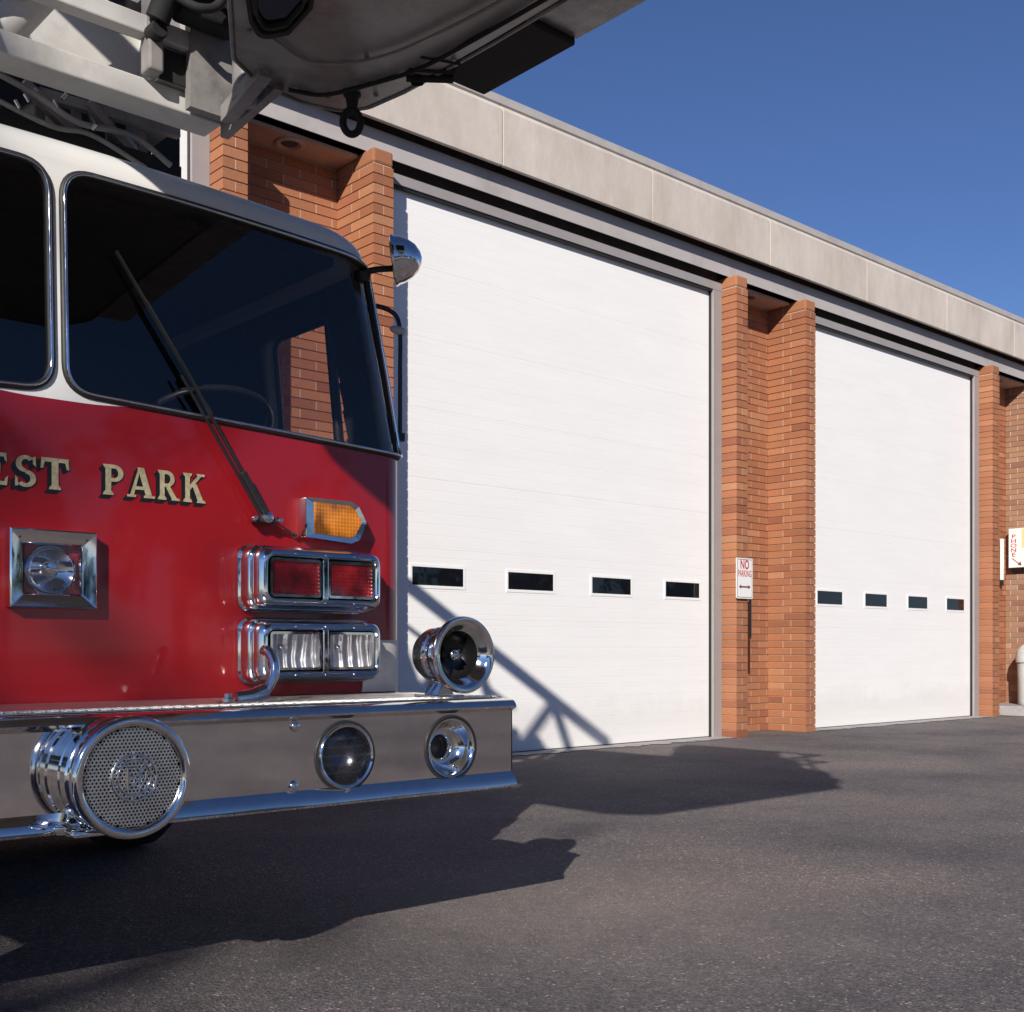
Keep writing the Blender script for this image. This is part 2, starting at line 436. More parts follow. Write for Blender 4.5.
def bricks_wall(mb, x0, x1, y, courses=61, thick=.1, plane='x', z_to=ZT):
    """running bond; plane 'x': wall along x facing -y; 'y': wall along y facing -x (x0,x1 are y limits, y is x)"""
    def B(a, b_, d0, d1, z0, z1, col):
        if plane == 'x': mb.box(a, b_, d0, d1, z0, z1, col=col)
        else: mb.box(d0, d1, a, b_, z0, z1, col=col)
    B(x0, x1, y+.011, y+thick, -.05, z_to, MORT)
    for k in range(courses):
        z0 = k*CH+.002; z1 = min(z0+CH-.0095, z_to)
        if z0 > z_to-.01: break
        B(x0, x1, y+.0025, y+.03, z0+.0005, z1-.0005, MORT)
        a = x0 - (.15 if k % 2 else 0)
        while a < x1:
            p = max(a, x0); q = min(a+.302-.009, x1)
            if q-p > .012:
                j = random.uniform(-.0012,.0012); B(p, q, y+j, y+.03, z0, z1, tone())
            a += .302

piers = [(-.87,-.675,'o'), (3.985,4.182,'o'), (5.288,5.482,'o'), (9.948,10.141,'o'), (11.221,11.414,'o'), (15.752,15.955,'o')]
def pier_cap(mb, x0, x1):
    pass
for x0, x1, _ in piers:
    mb = MB(); bricks_pier(mb, x0, x1, YF, YF+DEP+.02)
    mb.build('brick_pier', M['brick'], fs)
mb = MB(); bricks_pier(mb, 17.25, 19.0, 7.05, YF+DEP+.02); mb.build('brick_pier', M['brickbrown'], fs, label='wide tan-brown brick pier')
# recess walls between the piers, and the far left wall
YB = YF+DEP
for x0, x1 in ((4.182,5.288), (10.141,11.221), (15.955,17.25)):
    mb = MB(); bricks_wall(mb, x0, x1, YB); mb.build('recess_wall', M['brick'], fs)
mb = MB(); bricks_wall(mb, -7.5, -.87, YB); mb.build('side_wall', M['brick'], fs)
mb = MB(); bricks_wall(mb, 19.0, 26, YB); mb.build('side_wall', M['brickbrown'], fs)

XL, XR = -7.6, 26.0
YBM = 7.635      # front of the lower grey beam
mb = MB()
mb.box(XL, XR, YBM, YBM+.006, 4.905, 5.110)          # plate
mb.build('eaves_beam', M['beam'], fs, bevel=.003)
mb = MB()
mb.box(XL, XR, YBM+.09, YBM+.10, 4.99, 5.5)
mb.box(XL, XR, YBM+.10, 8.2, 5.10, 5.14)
mb.build('shade_toned_reveal', M['recess'], fs)  # eaves slot kept black by its colour, standing in for shade
# soffit: over each recess at z 4.87 with a round lamp, over the doors higher
for x0, x1 in ((4.19,5.28), (10.15,11.21), (15.96,17.24), (19.0,26), (-7.5,-.87)):
    mb = MB(); mb.box(x0, x1, YBM+.095, YB-.001, 4.872, 4.90); mb.build('soffit', M['soffit'], fs)
for cx in (4.735, 10.6, 16.6):
    mb = MB(); mb.lathe([(.001,-.002), (.070,-.002), (.075,.002), (.085,.016), (.103,.020), (.115,.014), (.118,-.005)], (cx, 7.86, 4.872), (0,0,-1), 40)
    dl = mb.build('soffit_lamp', M['soffit'], fs, smooth=40)
    mb = MB(); mb.lathe([(.001,.004), (.064,.004), (.068,0)], (cx, 7.86, 4.872), (0,0,-1), 32)
    mb.build('lamp_well', M['recess'], dl, smooth=40)
# fascia: concrete panels with joints, bevelled top, coping
jts = [XL, -6.9, -4.95, -3.0, -1.05, .90, 2.75, 4.68, 6.633, 8.583, 10.52, 12.47, 14.42, 16.37, 18.32, 20.3, 22.2, 24.2, XR]
for a, b_ in zip(jts[:-1], jts[1:]):
    mb = MB(); gp = .006
    prof = [(7.50,5.12), (7.50,5.60), (7.545,5.655), (8.3,5.655), (8.3,5.60), (7.54,5.60), (7.54,5.12)]
    mb.prism(prof, a+gp, b_-gp, 'yz'); mb.build('fascia_panel', M['fascia'], fs, bevel=.004)
mb = MB(); mb.box(XL, XR, 7.541, 7.56, 5.14, 5.64); mb.box(XL, XR, 7.56, 8.3, 5.5, 5.59); mb.build('panel_backing', M['recess'], fs)
mb = MB(); mb.prism([(7.555,5.657), (7.535,5.672), (7.525,5.735), (7.60,5.77), (8.4,5.75), (8.4,5.657)], XL, XR, 'yz')
mb.build('roof_coping', M['coping'], fs)
mb = MB(); mb.box(XL, XR, 8.4, 22, 5.3, 5.7); mb.build('flat_roof', M['recess'], fs)
# solid block of building behind the closed bays, open room of the left bay
mb = MB()
mb.box(4.0, XR, 8.2, 22, -.05, 5.3)
mb.box(XL, -.9, 8.2, 22, -.05, 5.3)
mb.box(-.9, 4.0, 21, 22, -.05, 5.3)
mb.build('rear_walls', M['room'], fs)

def bay(x0, x1, wins, opened=False):
    """steel frame and sectional door between two piers"""
    yj = 7.713
    mb = MB()
    mb.box(x1-.142, x1-.001, yj, 8.2, 0, 4.76)
    mb.box(x0+.001, x0+.142, yj, 8.2, 0, 4.76)
    mb.box(x0+.001, x1-.001, yj, 8.2, 4.762, 4.848)
    mb.build('door_frame', M['jamb'], fs, bevel=.002)
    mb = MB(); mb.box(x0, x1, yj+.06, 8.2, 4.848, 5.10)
    mb.build('shade_toned_lintel', M['recess'], fs)  # shade of the slot above the door put into the colour
    mb = MB()   # rubber weather seal
    mb.box(x1-.149, x1-.1425, yj+.03, yj+.06, .0, 4.745); mb.box(x0+.1425, x0+.149, yj+.03, yj+.06, 0, 4.745)
    mb.box(x0+.143, x1-.143, yj+.012, yj+.05, 4.742, 4.761)
    mb.build('door_seal', M['black'], fs)
    a, b_ = x0+.143, x1-.143
    zb = 4.30 if opened else .012
    mb = MB(); nsec = 8; top = 4.76; hs = (top-.012)/nsec
    for k in range(nsec):
        z0 = .012+k*hs; z1 = z0+hs-.0004
        if z1 < zb: continue
        z0 = max(z0, zb)
        pts = [(7.777,z0), (7.776,z0+.0015), (7.776,z1-.0015), (7.777,z1), (7.83,z1), (7.83,z0)]
        mb.prism(pts, a, b_, 'yz')
    mb.box(a, b_, 7.79, 7.825, zb, top)
    d = mb.build('garage_door', M['door'], fs)
    mb = MB(); mb.box(a, b_, 7.77, 7.82, zb-.012, zb-.001); mb.build('bottom_seal', M['black'], d)
    for (p, q) in wins:
        z0, z1 = 1.478, 1.632; t = .026
        O = [(p-t,z0-t), (q+t,z0-t), (q+t,z1+t), (p-t,z1+t)]; I = [(p,z0), (q,z0), (q,z1), (p,z1)]
        mb = MB(); mb.frame(O, I, 7.7715, 7.777)
        fr = mb.build('window_frame', M['door'], d, bevel=.0015)
        mb = MB(); mb.box(p-.002, q+.002, 7.7735, 7.7757, z0-.002, z1+.002); mb.build('window_pane', M['pane'], d)
    return d
bay(5.482, 9.948, [(5.86,6.414), (6.938,7.50), (8.021,8.57), (9.101,9.641)])
bay(11.414, 15.752, [(11.84,12.37), (12.888,13.394), (13.926,14.417), (14.944,15.43)])
bay(-.675, 3.985, [], opened=True)

# concrete sill strips in front of the doors
def strip(x0, x1, y0, y1, z):
    mb = MB(); n = 60; vs = []; 
    for i in range(n+1):
        x = x0+(x1-x0)*i/n
        vs += [(x, y0+random.uniform(-.05,.05), z), (x, y1, z)]
    mb.add(vs, [(2*i, 2*i+2, 2*i+3, 2*i+1) for i in range(n)]); return mb
for i, (a, b_) in enumerate(((-.6,3.95), (5.5,9.94), (11.43,15.74))):
    strip(a, b_, 7.50, 8.0, .006).build('door_sill_pavement', M['kerb'], kind='structure')
# raised kerb slab at the far right with a white line along its foot
mb = MB(); mb.box(16.32, 26, 7.0, 8.05, -.05, .13); mb.build('pavement', M['kerb'], kind='structure', bevel=.01)
mb = MB(); mb.add([(16.19,6.9,.004), (16.27,6.9,.004), (16.27,7.98,.004), (16.19,7.98,.004)], [(0,1,2,3)]); mb.build('road_marking', M['line'], kind='structure')

# ------------------------------------------------------------------ text helper
def text_mesh(mb, s, size, org, right, up, depth=.002, bold=0.0, sx=1.0, align='CENTER'):
    cu = bpy.data.curves.new('txt', 'FONT'); cu.body = s; cu.size = size; cu.align_x = align; cu.align_y = 'CENTER'
    cu.extrude = depth; cu.offset = bold; cu.resolution_u = 3
    ob = bpy.data.objects.new('txt', cu); COL.objects.link(ob)
    bpy.context.view_layer.update()
    me = bpy.data.meshes.new_from_object(ob.evaluated_get(bpy.context.evaluated_depsgraph_get()))
    R, U = Vector(right).normalized(), Vector(up).normalized(); Nn = R.cross(U); o = Vector(org)
    mb.add([o + R*v.co.x*sx + U*v.co.y + Nn*v.co.z for v in me.vertices], [tuple(p.vertices) for p in me.polygons])
    bpy.data.objects.remove(ob); bpy.data.curves.remove(cu); bpy.data.meshes.remove(me)

# NO PARKING sign on the corner of the second pier
sg = empty('no_parking_sign', (10.05, 7.49, 1.07), 'small white no parking sign with a red double arrow on a brick pier', 'sign')
mb = MB(); mb.prism(rrect(9.905,10.19,1.475,1.905,.018), 7.490, 7.496); pl = mb.build('sign_plate', M['cream'], sg)
mb = MB(); mb.frame(rrect(9.917,10.178,1.487,1.893,.012), rrect(9.922,10.173,1.492,1.888,.010), 7.4885, 7.4897); mb.build('sign_border', M['ink'], sg)
mb = MB()
text_mesh(mb, 'NO', .135, (10.047,7.4885,1.832), (1,0,0), (0,0,1), .0006, .003, .72)
text_mesh(mb, 'PARKING', .098, (10.047,7.4885,1.738), (1,0,0), (0,0,1), .0006, .0005, .57)
mb.build('lettering', M['ink2'], sg)
mb = MB(); za = 1.60
mb.prism([(9.945,za), (9.985,za+.022), (9.985,za+.008), (10.108,za+.008), (10.108,za+.022), (10.148,za), (10.108,za-.022), (10.108,za-.008), (9.985,za-.008), (9.985,za-.022)], 7.4878, 7.4894)
mb.build('double_arrow', M['ink'], sg)
mb = MB(); mb.box(10.155,10.175,7.497,7.517,1.07,1.87); mb.build('sign_post', M['black'], sg)

# phone sign: box sign standing off the tan wall
ps = empty('phone_sign', (17.25, 7.8, 2.1), 'white phone sign with a slanting arrow on the tan wall at the right edge', 'sign')
mb = MB(); mb.prism([(17.25,2.10), (17.10,2.16), (17.10,2.74), (17.25,2.74)], 7.42, 7.918)
mb.build('sign_box', M['cream'], ps)
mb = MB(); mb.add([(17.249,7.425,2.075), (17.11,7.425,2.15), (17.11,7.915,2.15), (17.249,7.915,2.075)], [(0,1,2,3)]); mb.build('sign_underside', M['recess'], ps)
mb = MB()
for i, ch in enumerate('PHONE'):
    text_mesh(mb, ch, .082, (17.098,7.845,2.62-.068*i), (0,-1,0), (0,0,1), .0006, .001, 1.5)
mb.build('lettering', M['ink2'], ps)
mb = MB(); mb.obox((17.097,7.865,2.30), (17.097,7.76,2.215), .004, .016, (1,0,0))
mb.prism([(7.725,2.185), (7.785,2.20), (7.74,2.245)], 17.0955, 17.0985, 'yz'); mb.build('arrow', M['ink'], ps)
mb = MB(); mb.box(17.096, 17.0995, 7.45, 7.72, 2.45, 2.73); mb.build('yellow_band', M['yellow'], ps)

# narrow white sign seen edge-on in the last recess
es = empty('edge_on_sign', (17.05, 8.0, 1.9), 'narrow white sign seen edge-on between last orange pier and tan wall', 'sign')
mb = MB(); mb.box(16.985, 17.045, 7.96, 8.0, 1.975, 2.59, bev=.006); mb.build('sign_plate', M['cream'], es)
mb = MB(); mb.box(16.995, 17.035, 7.965, 8.03, 1.89, 1.974); mb.build('bracket', M['black'], es)

# litter bin
lb = empty('litter_bin', (16.93, 7.5, .13), 'white round litter bin with domed lid on the raised kerb', 'bin')
mb = MB(); mb.lathe([(.001,0), (.17,0), (.185,.02), (.20,.6), (.20,.615), (.001,.615)], (16.93,7.5,.13), (0,0,1), 40); mb.build('bin_body', M['bin'], lb, smooth=40)
mb = MB(); mb.lathe([(.20,.617), (.218,.62), (.218,.70), (.20,.79), (.15,.86), (.07,.90), (.001,.91)], (16.93,7.5,.13), (0,0,1), 40); mb.build('bin_lid', M['bin'], lb, smooth=40)

# ------------------------------------------------------------------ fire truck
TX = 1.2385
ft = empty('fire_truck', (TX, 4.5, 0), 'red and white fire truck with chrome bumper, nosing out of the left bay', 'fire truck')
def part(mb, name, mat, parent=None, **k): return mb.build(name, M[mat], parent or ft, **k)

def cl(x): return max(0., min(1., x))
def RC(z): return .10+.13*cl((z-1.62)/.70)
def Ws(z): return 1.25-.065*cl((z-1.62)/.70)
def flat(z): return Ws(z)-RC(z)
def rake(z): return .03*cl((z-1.62)/.70)
def u_of_y(y, z): return y-3.30-rake(z)-RC(z)+flat(z)+RC(z)*PI/2-.025
def cab(u, z, inset=0.0, zdrop=True):
    W = Ws(z)-inset; y0 = 3.30+rake(z)+inset; R = RC(z); fl = W-R; au = abs(u); sg_ = 1 if u >= 0 else -1
    if au < fl: x, y = au, 0
    else:
        th = (au-fl)/R
        if th < PI/2: x, y = fl+R*math.sin(th), R*(1-math.cos(th))
        else: x, y = W, R+(au-fl-R*PI/2)
    cr = .025*(min(au, fl)/1.15)**2        # slight crown of the front
    zz = z - (.035*min(1, au/1.2)**2)*cl((z-1.9)/.4) if zdrop else z
    return V(TX+sg_*x, y0+y+cr, zz)
def belt(u):
    a = abs(u); g_ = 1.668-.050*min(a/1.25, 1.0)-.007; t = cl((a-.08)/.22); t = t*t*(3-2*t); return 1.640*(1-t)+g_*t
# u stations
US = []
u = 0
UM = 1.15+.157+1.85
while u < UM:
    US.append(u); u += .01 if u < 2.12 else .025
US.append(UM); US = [-x for x in reversed(US[1:])] + US
ZTOP = 2.332
wsR = rounded([(.021,2.308), (flat(2.29)+RC(2.29)*.97,2.316), (flat(1.6)+.125,1.618), (.021,1.668)], [.085,.07,.04,.085], 8)
sideW = rounded([(u_of_y(3.655,2.21),2.215), (u_of_y(4.17,2.21),2.215), (u_of_y(4.17,1.64),1.64), (u_of_y(3.585,1.64),1.64)], [.03,.08,.04,.02], 6)
def mir(P): return [(-a, b_) for a, b_ in P]
holes = [wsR, mir(wsR), sideW, mir(sideW)]
def shell(inset, zlo, zhi_fn, rows, use_holes=True, keep=None, HL=None):
    HL = HL or holes; mb = MB(); nU = len(US); vs = []
    for r in range(rows+1):
        for u in US:
            z = zlo(u)+(zhi_fn(u)-zlo(u))*r/rows
            vs.append(cab(u, z, inset))
    fs_ = []
    for r in range(rows):
        for i in range(nU-1):
            um = (US[i]+US[i+1])/2; z = zlo(um)+(zhi_fn(um)-zlo(um))*(r+.5)/rows
            ins = any(inpoly(um, z, H) for H in HL) if use_holes else False
            if keep is not None: ok = keep(um, z)
            else: ok = not ins
            if ok: fs_.append((r*nU+i, r*nU+i+1, (r+1)*nU+i+1, (r+1)*nU+i))
    mb.add(vs, fs_); return mb
mb = shell(0, lambda u: .775, belt, 12, False); part(mb, 'cab_body', 'red', smooth=50)
mb = shell(0, belt, lambda u: ZTOP, 70)
# roof edge and top
nU = len(US); base = len(mb.v); ring = []
RR = .085
for k in range(0, 9):
    th = PI/2*k/8
    for u in US:
        p = cab(u, ZTOP, 0); q = cab(u, ZTOP, RR*(1-math.cos(th)))
        mb.v.append((q.x, q.y, p.z+RR*math.sin(th)))
for k in range(8):
    for i in range(nU-1):
        mb.f.append((base+k*nU+i, base+k*nU+i+1, base+(k+1)*nU+i+1, base+(k+1)*nU+i)); mb.c.append(None)
top = [base+8*nU+i for i in range(nU)]
for i in range(nU//2):
    a, b_ = top[i], top[nU-1-i]; a2, b2 = top[i+1], top[nU-2-i]
    if a2 != b2: mb.f.append((a, a2, b2, b_)); mb.c.append(None)
part(mb, 'cab_roof', 'white', smooth=50)
holes_l = [[(p[0]+(p[0]-1.0)*.03, p[1]+(p[1]-1.95)*.06) for p in wsR]]; holes_l += [mir(holes_l[0]), sideW, mir(sideW)]
mb = shell(.03, lambda u: .9, lambda u: ZTOP, 120, HL=holes_l)
mb.box(TX-1.05, TX+1.05, 3.5, 5.1, 2.30, 2.33)
mb.box(TX-1.2, TX+1.2, 5.10, 5.16, .8, 2.35)
mb.box(TX-1.2, TX+1.2, 3.36, 5.1, .82, .9)
part(mb, 'cab_lining', 'interior')

def outline3(P, inset=0, n=4):
    out = []
    m = len(P)
    for i in range(m):
        a = P[i]; b_ = P[(i+1) % m]; k = max(1, int(math.dist(a, b_)/.03))
        for j in range(k):
            t = j/k; out.append(cab(a[0]+(b_[0]-a[0])*t, a[1]+(b_[1]-a[1])*t, inset))
    return out
def offs(P, d):
    """grow an outline by d around its centre direction"""
    n = len(P); out = []
    area = sum(P[i-1][0]*P[i][1]-P[i][0]*P[i-1][1] for i in range(n)); s_ = 1 if area > 0 else -1
    for i in range(n):
        a = Vector(P[i-1]); b_ = Vector(P[(i+1) % n]); t = (b_-a).normalized(); nn = Vector((t.y, -t.x))*s_
        out.append((P[i][0]+nn.x*d, P[i][1]+nn.y*d))
    return out
for H in (wsR, mir(wsR)):
    Hg = offs(H, .008)
    mb = shell(.006, belt, lambda u: ZTOP, 70, keep=lambda u, z: inpoly(u, z, Hg))
    wd = part(mb, 'windshield', 'windshield', smooth=60)
    mb = MB(); mb.tube(outline3(offs(H, .002), -.001), .0110, 10, closed=True); part(mb, 'rubber_gasket', 'black', wd, smooth=60)
    mb = MB(); mb.tube(outline3(offs(H, -.001), -.0115), .0050, 8, closed=True); part(mb, 'chrome_bead', 'chrome', wd, smooth=60)
for H in (sideW, mir(sideW)):
    Hg = offs(H, .01)
    mb = shell(.006, belt, lambda u: ZTOP, 70, keep=lambda u, z: inpoly(u, z, Hg))
    sw = part(mb, 'side_window', 'lampglass', smooth=60)
    mb = MB(); mb.tube(outline3(H, -.002), .011, 8, closed=True)
    sgn = 1 if H is sideW else -1
    du = 1.15+.157
    mb.tube([cab(sgn*u_of_y(3.70,1.63), 1.63, .015), cab(sgn*u_of_y(3.71,2.21), 2.21, .015)], .020, 8)
    part(mb, 'window_trim', 'black', sw, smooth=60)

# interior: dash, steering wheel, seats
mb = MB(); mb.box(TX-1.1, TX+1.1, 3.42, 3.72, 1.25, 1.60, bev=.05); part(mb, 'dashboard', 'interior', smooth=40)
mb = MB()
sc_c = V(TX+.66,3.72,1.70); ax = V(0,-.35,-.94).normalized(); ax = V(0,.45,.89).normalized()
e1 = V(1,0,0); e2 = ax.cross(e1)
mb.tube([sc_c+(e1*math.cos(2*PI*k/48)+e2*math.sin(2*PI*k/48))*.23 for k in range(48)], .014, 10, closed=True)
mb.tube([sc_c-e1*.23, sc_c-ax*.03, sc_c+e1*.23], .01, 8); mb.tube([sc_c-ax*.03, sc_c-ax*.5], .03, 10)
part(mb, 'steering_wheel', 'wheelgrey', smooth=50)
for sx in (-.55, .55):
    mb = MB(); mb.box(TX+sx-.25, TX+sx+.25, 4.2, 4.7, 1.15, 1.38, bev=.05); mb.box(TX+sx-.25, TX+sx+.25, 4.66, 4.82, 1.3, 1.98, bev=.05)
    part(mb, 'seat', 'seat', smooth=40)
mb = MB(); mb.lathe([(.001,.0), (.05,.01), (.06,.05), (.035,.07), (.001,.075)], (TX+.32,3.60,1.60), (0,0,1), 14); part(mb, 'cloth_on_dash', 'green', smooth=60)
mb = MB(); mb.obox((TX+.33,3.7,1.70), (TX+.33,3.7,1.95), .012, .012); part(mb, 'chrome_lever', 'chrome')

# truck body behind the cab, chassis, wheels
mb = MB(); mb.box(TX-1.22, TX+1.22, 5.98, 12.5, .75, 2.1, bev=.03); mb.box(TX-1.22, TX+1.22, 5.25, 5.97, 1.15, 2.1, bev=.03); part(mb, 'rear_body', 'red', smooth=40)
mb = MB(); mb.box(TX-.45, TX+.45, 3.0, 12.3, .5, .76); mb.box(TX-1.0, TX+1.0, 3.35, 5.1, .62, .775); mb.box(TX-.9,TX+.9,4.0,4.4,.42,.70)
part(mb, 'chassis', 'under')
for sx in (-1, 1):
    for yw in (5.35, 9.8):
        xo = TX+sx*1.20
        mb = MB(); mb.lathe([(.27,-.28), (.48,-.27), (.52,-.22), (.52,-.05), (.48,0), (.29,.0), (.27,-.02)], (xo, yw, .52), (sx,0,0), 48); wh = part(mb, 'wheel', 'tyre', smooth=40)
        mb = MB(); mb.lathe([(.001,-.02), (.09,-.02), (.10,-.06), (.2,-.10), (.26,-.03), (.285,-.005)], (xo, yw, .52), (sx,0,0), 40); part(mb, 'rim', 'chrome', wh, smooth=40)

# bumper: folded channel of polished steel
BX0, BX1 = TX-1.228, TX+1.226
FY = 2.7425
profs = [[(3.28,.776), (2.765,.776), (2.748,.775), (2.734,.770), (2.726,.762), (2.722,.753), (2.724,.748), (2.738,.741), (FY,.738), (2.760,.738), (2.765,.765), (3.28,.765)],
 [(FY,.546), (2.737,.540), (2.727,.527), (2.720,.512), (2.719,.504), (2.723,.498), (2.80,.494), (2.80,.50), (2.760,.52), (2.760,.546)]]
mb = MB()
for pf in profs:
    vs = [(x, p[0], p[1]) for x in (BX0, BX1) for p in pf]; q = len(pf)
    mb.add(vs, [(i, (i+1) % q, q+(i+1) % q, q+i) for i in range(q)] + [tuple(range(q)), tuple(reversed(range(q, 2*q)))])
# face plate with two round openings
LX1, LZ1, LX2, LZ2 = 1.831, .632, 2.213, .633
zb_, zt_ = .546, .738
for (a, b_) in ((BX0, 1.725), (1.937, 2.105), (2.321, BX1)):
    mb.add([(a,FY,zb_), (b_,FY,zb_), (b_,FY,zt_), (a,FY,zt_)], [(0,1,2,3)])
for (cx, cz, a, b_) in ((LX1,LZ1,1.725,1.937), (LX2,LZ2,2.105,2.321)):
    K = 64; O = []; I = []
    for k in range(K):
        an = 2*PI*(k+.5)/K; c, s_ = math.cos(an), math.sin(an)
        hw = (b_-a)/2; mxx = (a+b_)/2
        t = min(hw/abs(c) if abs(c) > 1e-6 else 9, (.0955)/abs(s_) if abs(s_) > 1e-6 else 9)
        O.append((mxx+c*t, FY, max(zb_, min(zt_, (zb_+zt_)/2+s_*t*1.01)))); I.append((cx+.0935*c, FY, cz+.0935*s_))
    for c4 in ((a,zb_),(b_,zb_),(b_,zt_),(a,zt_)):
        j = min(range(K), key=lambda i_: (O[i_][0]-c4[0])**2+(O[i_][2]-c4[1])**2); O[j] = (c4[0], FY, c4[1])
    mb.add(O+I+[(p[0],p[1]+.006,p[2]) for p in I], [(k, (k+1) % K, K+(k+1) % K, K+k) for k in range(K)]+[(K+k, K+(k+1) % K, 2*K+(k+1) % K, 2*K+k) for k in range(K)])
mb.box(BX0, BX0+.004, FY, 2.76, zb_, zt_); mb.box(BX1-.004, BX1, FY, 2.9, zb_, zt_)
bp = part(mb, 'bumper', 'bumper', smooth=25)
mb = MB(); mb.box(BX0+.004, BX1-.004, 2.79, 3.285, .7775, .7815); part(mb, 'tread_deck', 'tread', bp)
# end webs and raised diamond pattern row along the deck edge
mb = MB()
for i in range(150):
    x = BX0+.02+i*.0162
    for j, yy in enumerate((2.80,2.816,2.832,2.848,2.864)):
        s_ = 1 if (i+j) % 2 else -1
        mb.obox((x-.005, yy-.005*s_, .7825), (x+.005, yy+.005*s_, .7825), .0028, .002)
part(mb, 'tread_diamonds', 'tread', bp)
for (x, z) in ((1.668,.722), (1.664,.560)):
    mb = MB(); mb.lathe([(.0155,0), (.014,.005), (.009,.009), (.001,.0105)], (x,FY-.0005,z), (0,-1,0), 20); part(mb, 'bolt', 'chrome', bp, smooth=60)
# round lamp in the bumper
def ring_black(x, z, r):
    mb = MB(); mb.lathe([(r-.006,.0), (r-.006,.006), (r+.001,.0045), (r+.002,.0)], (x,FY-.0005,z), (0,-1,0), 56)
    mb.lathe([(.093,-.001), (.093,-.16), (.001,-.16)], (x,FY,z), (0,-1,0), 48); return mb
x1_, z1_ = LX1, LZ1
lamp = part(ring_black(x1_, z1_, .0985), 'fog_lamp', 'black', smooth=40)
mb = MB(); mb.lathe([(.090,-.012), (.0925,.002), (.0915,.010), (.087,.013), (.082,.010), (.080,-.004), (.079,-.016)], (x1_,FY,z1_), (0,-1,0), 56); part(mb, 'chrome_ring', 'chrome', lamp, smooth=50)
mb = MB(); mb.lathe([(.080,-.006), (.078,-.02), (.066,-.05), (.04,-.07), (.001,-.078)], (x1_,FY,z1_), (0,-1,0), 40); part(mb, 'reflector', 'darkrefl', lamp, smooth=60)
mb = MB(); mb.lathe([(.001,.002), (.03,.001), (.06,-.002), (.080,-.007)], (x1_,FY,z1_), (0,-1,0), 40); part(mb, 'lamp_lens', 'lampglass', lamp, smooth=60)
mb = MB()
for k in range(5):
    zz = z1_+(-.048+.024*k); hw = math.sqrt(max(0,.074**2-(zz-z1_)**2)); mb.tube([(x1_-hw,FY+.012,zz), (x1_,FY+.004,zz), (x1_+hw,FY+.012,zz)], .0042, 8)
part(mb, 'lens_flutes', 'lampglass', lamp, smooth=60)
mb = MB(); mb.box(x1_-.006, x1_+.006, FY-.016, FY+.0, z1_-.101, z1_-.088, bev=.002); part(mb, 'ring_clip', 'chrome', lamp)
# recessed air horn in the bumper
x2_, z2_ = LX2, LZ2
hn = part(ring_black(x2_, z2_, .0985), 'recessed_horn', 'black', smooth=40)
mb = MB(); mb.lathe([(.089,-.010), (.0915,.001), (.0895,.006), (.085,.004), (.080,-.004), (.074,-.018), (.064,-.034), (.052,-.046), (.046,-.048), (.042,-.046), (.037,-.050), (.033,-.062), (.031,-.09)], (x2_,FY,z2_), (0,-1,0), 56)
part(mb, 'horn_bowl', 'chrome', hn, smooth=60)
mb = MB(); mb.lathe([(.001,-.088), (.031,-.088), (.032,-.092)], (x2_,FY,z2_), (0,-1,0), 32); part(mb, 'horn_throat', 'black', hn)
for an in (60, 180, 300):
    t_ = math.radians(an); mb = MB(); mb.lathe([(.005,0), (.004,.004), (.001,.005)], (x2_+.066*math.cos(t_),FY+.028,z2_+.066*math.sin(t_)), (0,-1,0), 12)
    part(mb, 'screw', 'chrome', hn, smooth=60)

# coaster siren
sx0, sy0, sz0 = 1.152, 2.605, .632
mb = MB()
mb.lathe([(.139,-.137), (.139,-.105), (.1345,-.102), (.1345,-.094), (.140,-.090), (.140,-.060), (.137,-.056), (.132,-.053), (.132,-.045), (.137,-.041), (.137,-.028), (.128,-.025), (.122,-.018)], (sx0,sy0,sz0), (0,-1,0), 64)
sr = part(mb, 'siren', 'chrome', smooth=35)
mb = MB(); mb.lathe([(.122,-.02), (.139,-.022), (.1445,-.012), (.1445,-.002), (.140,.006), (.132,.009), (.124,.006), (.119,-.002), (.118,-.008)], (sx0,sy0,sz0), (0,-1,0), 72); part(mb, 'siren_rim', 'chrome', sr, smooth=50)
mb = MB(); mb.lathe([(.001,-.016), (.12,-.016), (.121,-.02)], (sx0,sy0,sz0), (0,-1,0), 48); part(mb, 'siren_back', 'black', sr)
mb = MB(); pit = .0092; hh = .0052*1.155
R0 = .1195
rows = int(R0/(pit*.866))+1
for j in range(-rows, rows+1):
    for i in range(-16, 17):
        cx = (i+(.5 if j % 2 else 0))*pit; cz = j*pit*.866
        rr_ = math.hypot(cx, cz)
        if rr_ > R0-.003: continue
        if rr_ < .030 or (.0435 < rr_ < .058): 
            pass
        oc = []; ic = []
        for k in range(6):
            an = PI/6+k*PI/3
            oc.append((sx0+cx+pit/1.732*math.cos(an), sz0+cz+pit/1.732*math.sin(an)))
            ic.append((sx0+cx+.0033*math.cos(an), sz0+cz+.0033*math.sin(an)))
        dome = .006*(1-(rr_/R0)**2)
        y_ = sy0+.006-dome
        vs = [(p[0], y_, p[1]) for p in oc]+[(p[0], y_, p[1]) for p in ic]+[(p[0], y_+.004, p[1]) for p in ic]
        mb.add(vs, [(k, (k+1) % 6, 6+(k+1) % 6, 6+k) for k in range(6)]+[(6+k, 6+(k+1) % 6, 12+(k+1) % 6, 12+k) for k in range(6)])
part(mb, 'siren_grille', 'grille', sr)
mb = MB()
def circ(r, y, n=40): return [(sx0+r*math.cos(2*PI*k/n), y, sz0+r*math.sin(2*PI*k/n)) for k in range(n)]
mb.tube(circ(.054,sy0-.002), .0032, 8, closed=True); mb.tube(circ(.0405,sy0-.003), .0026, 8, closed=True)
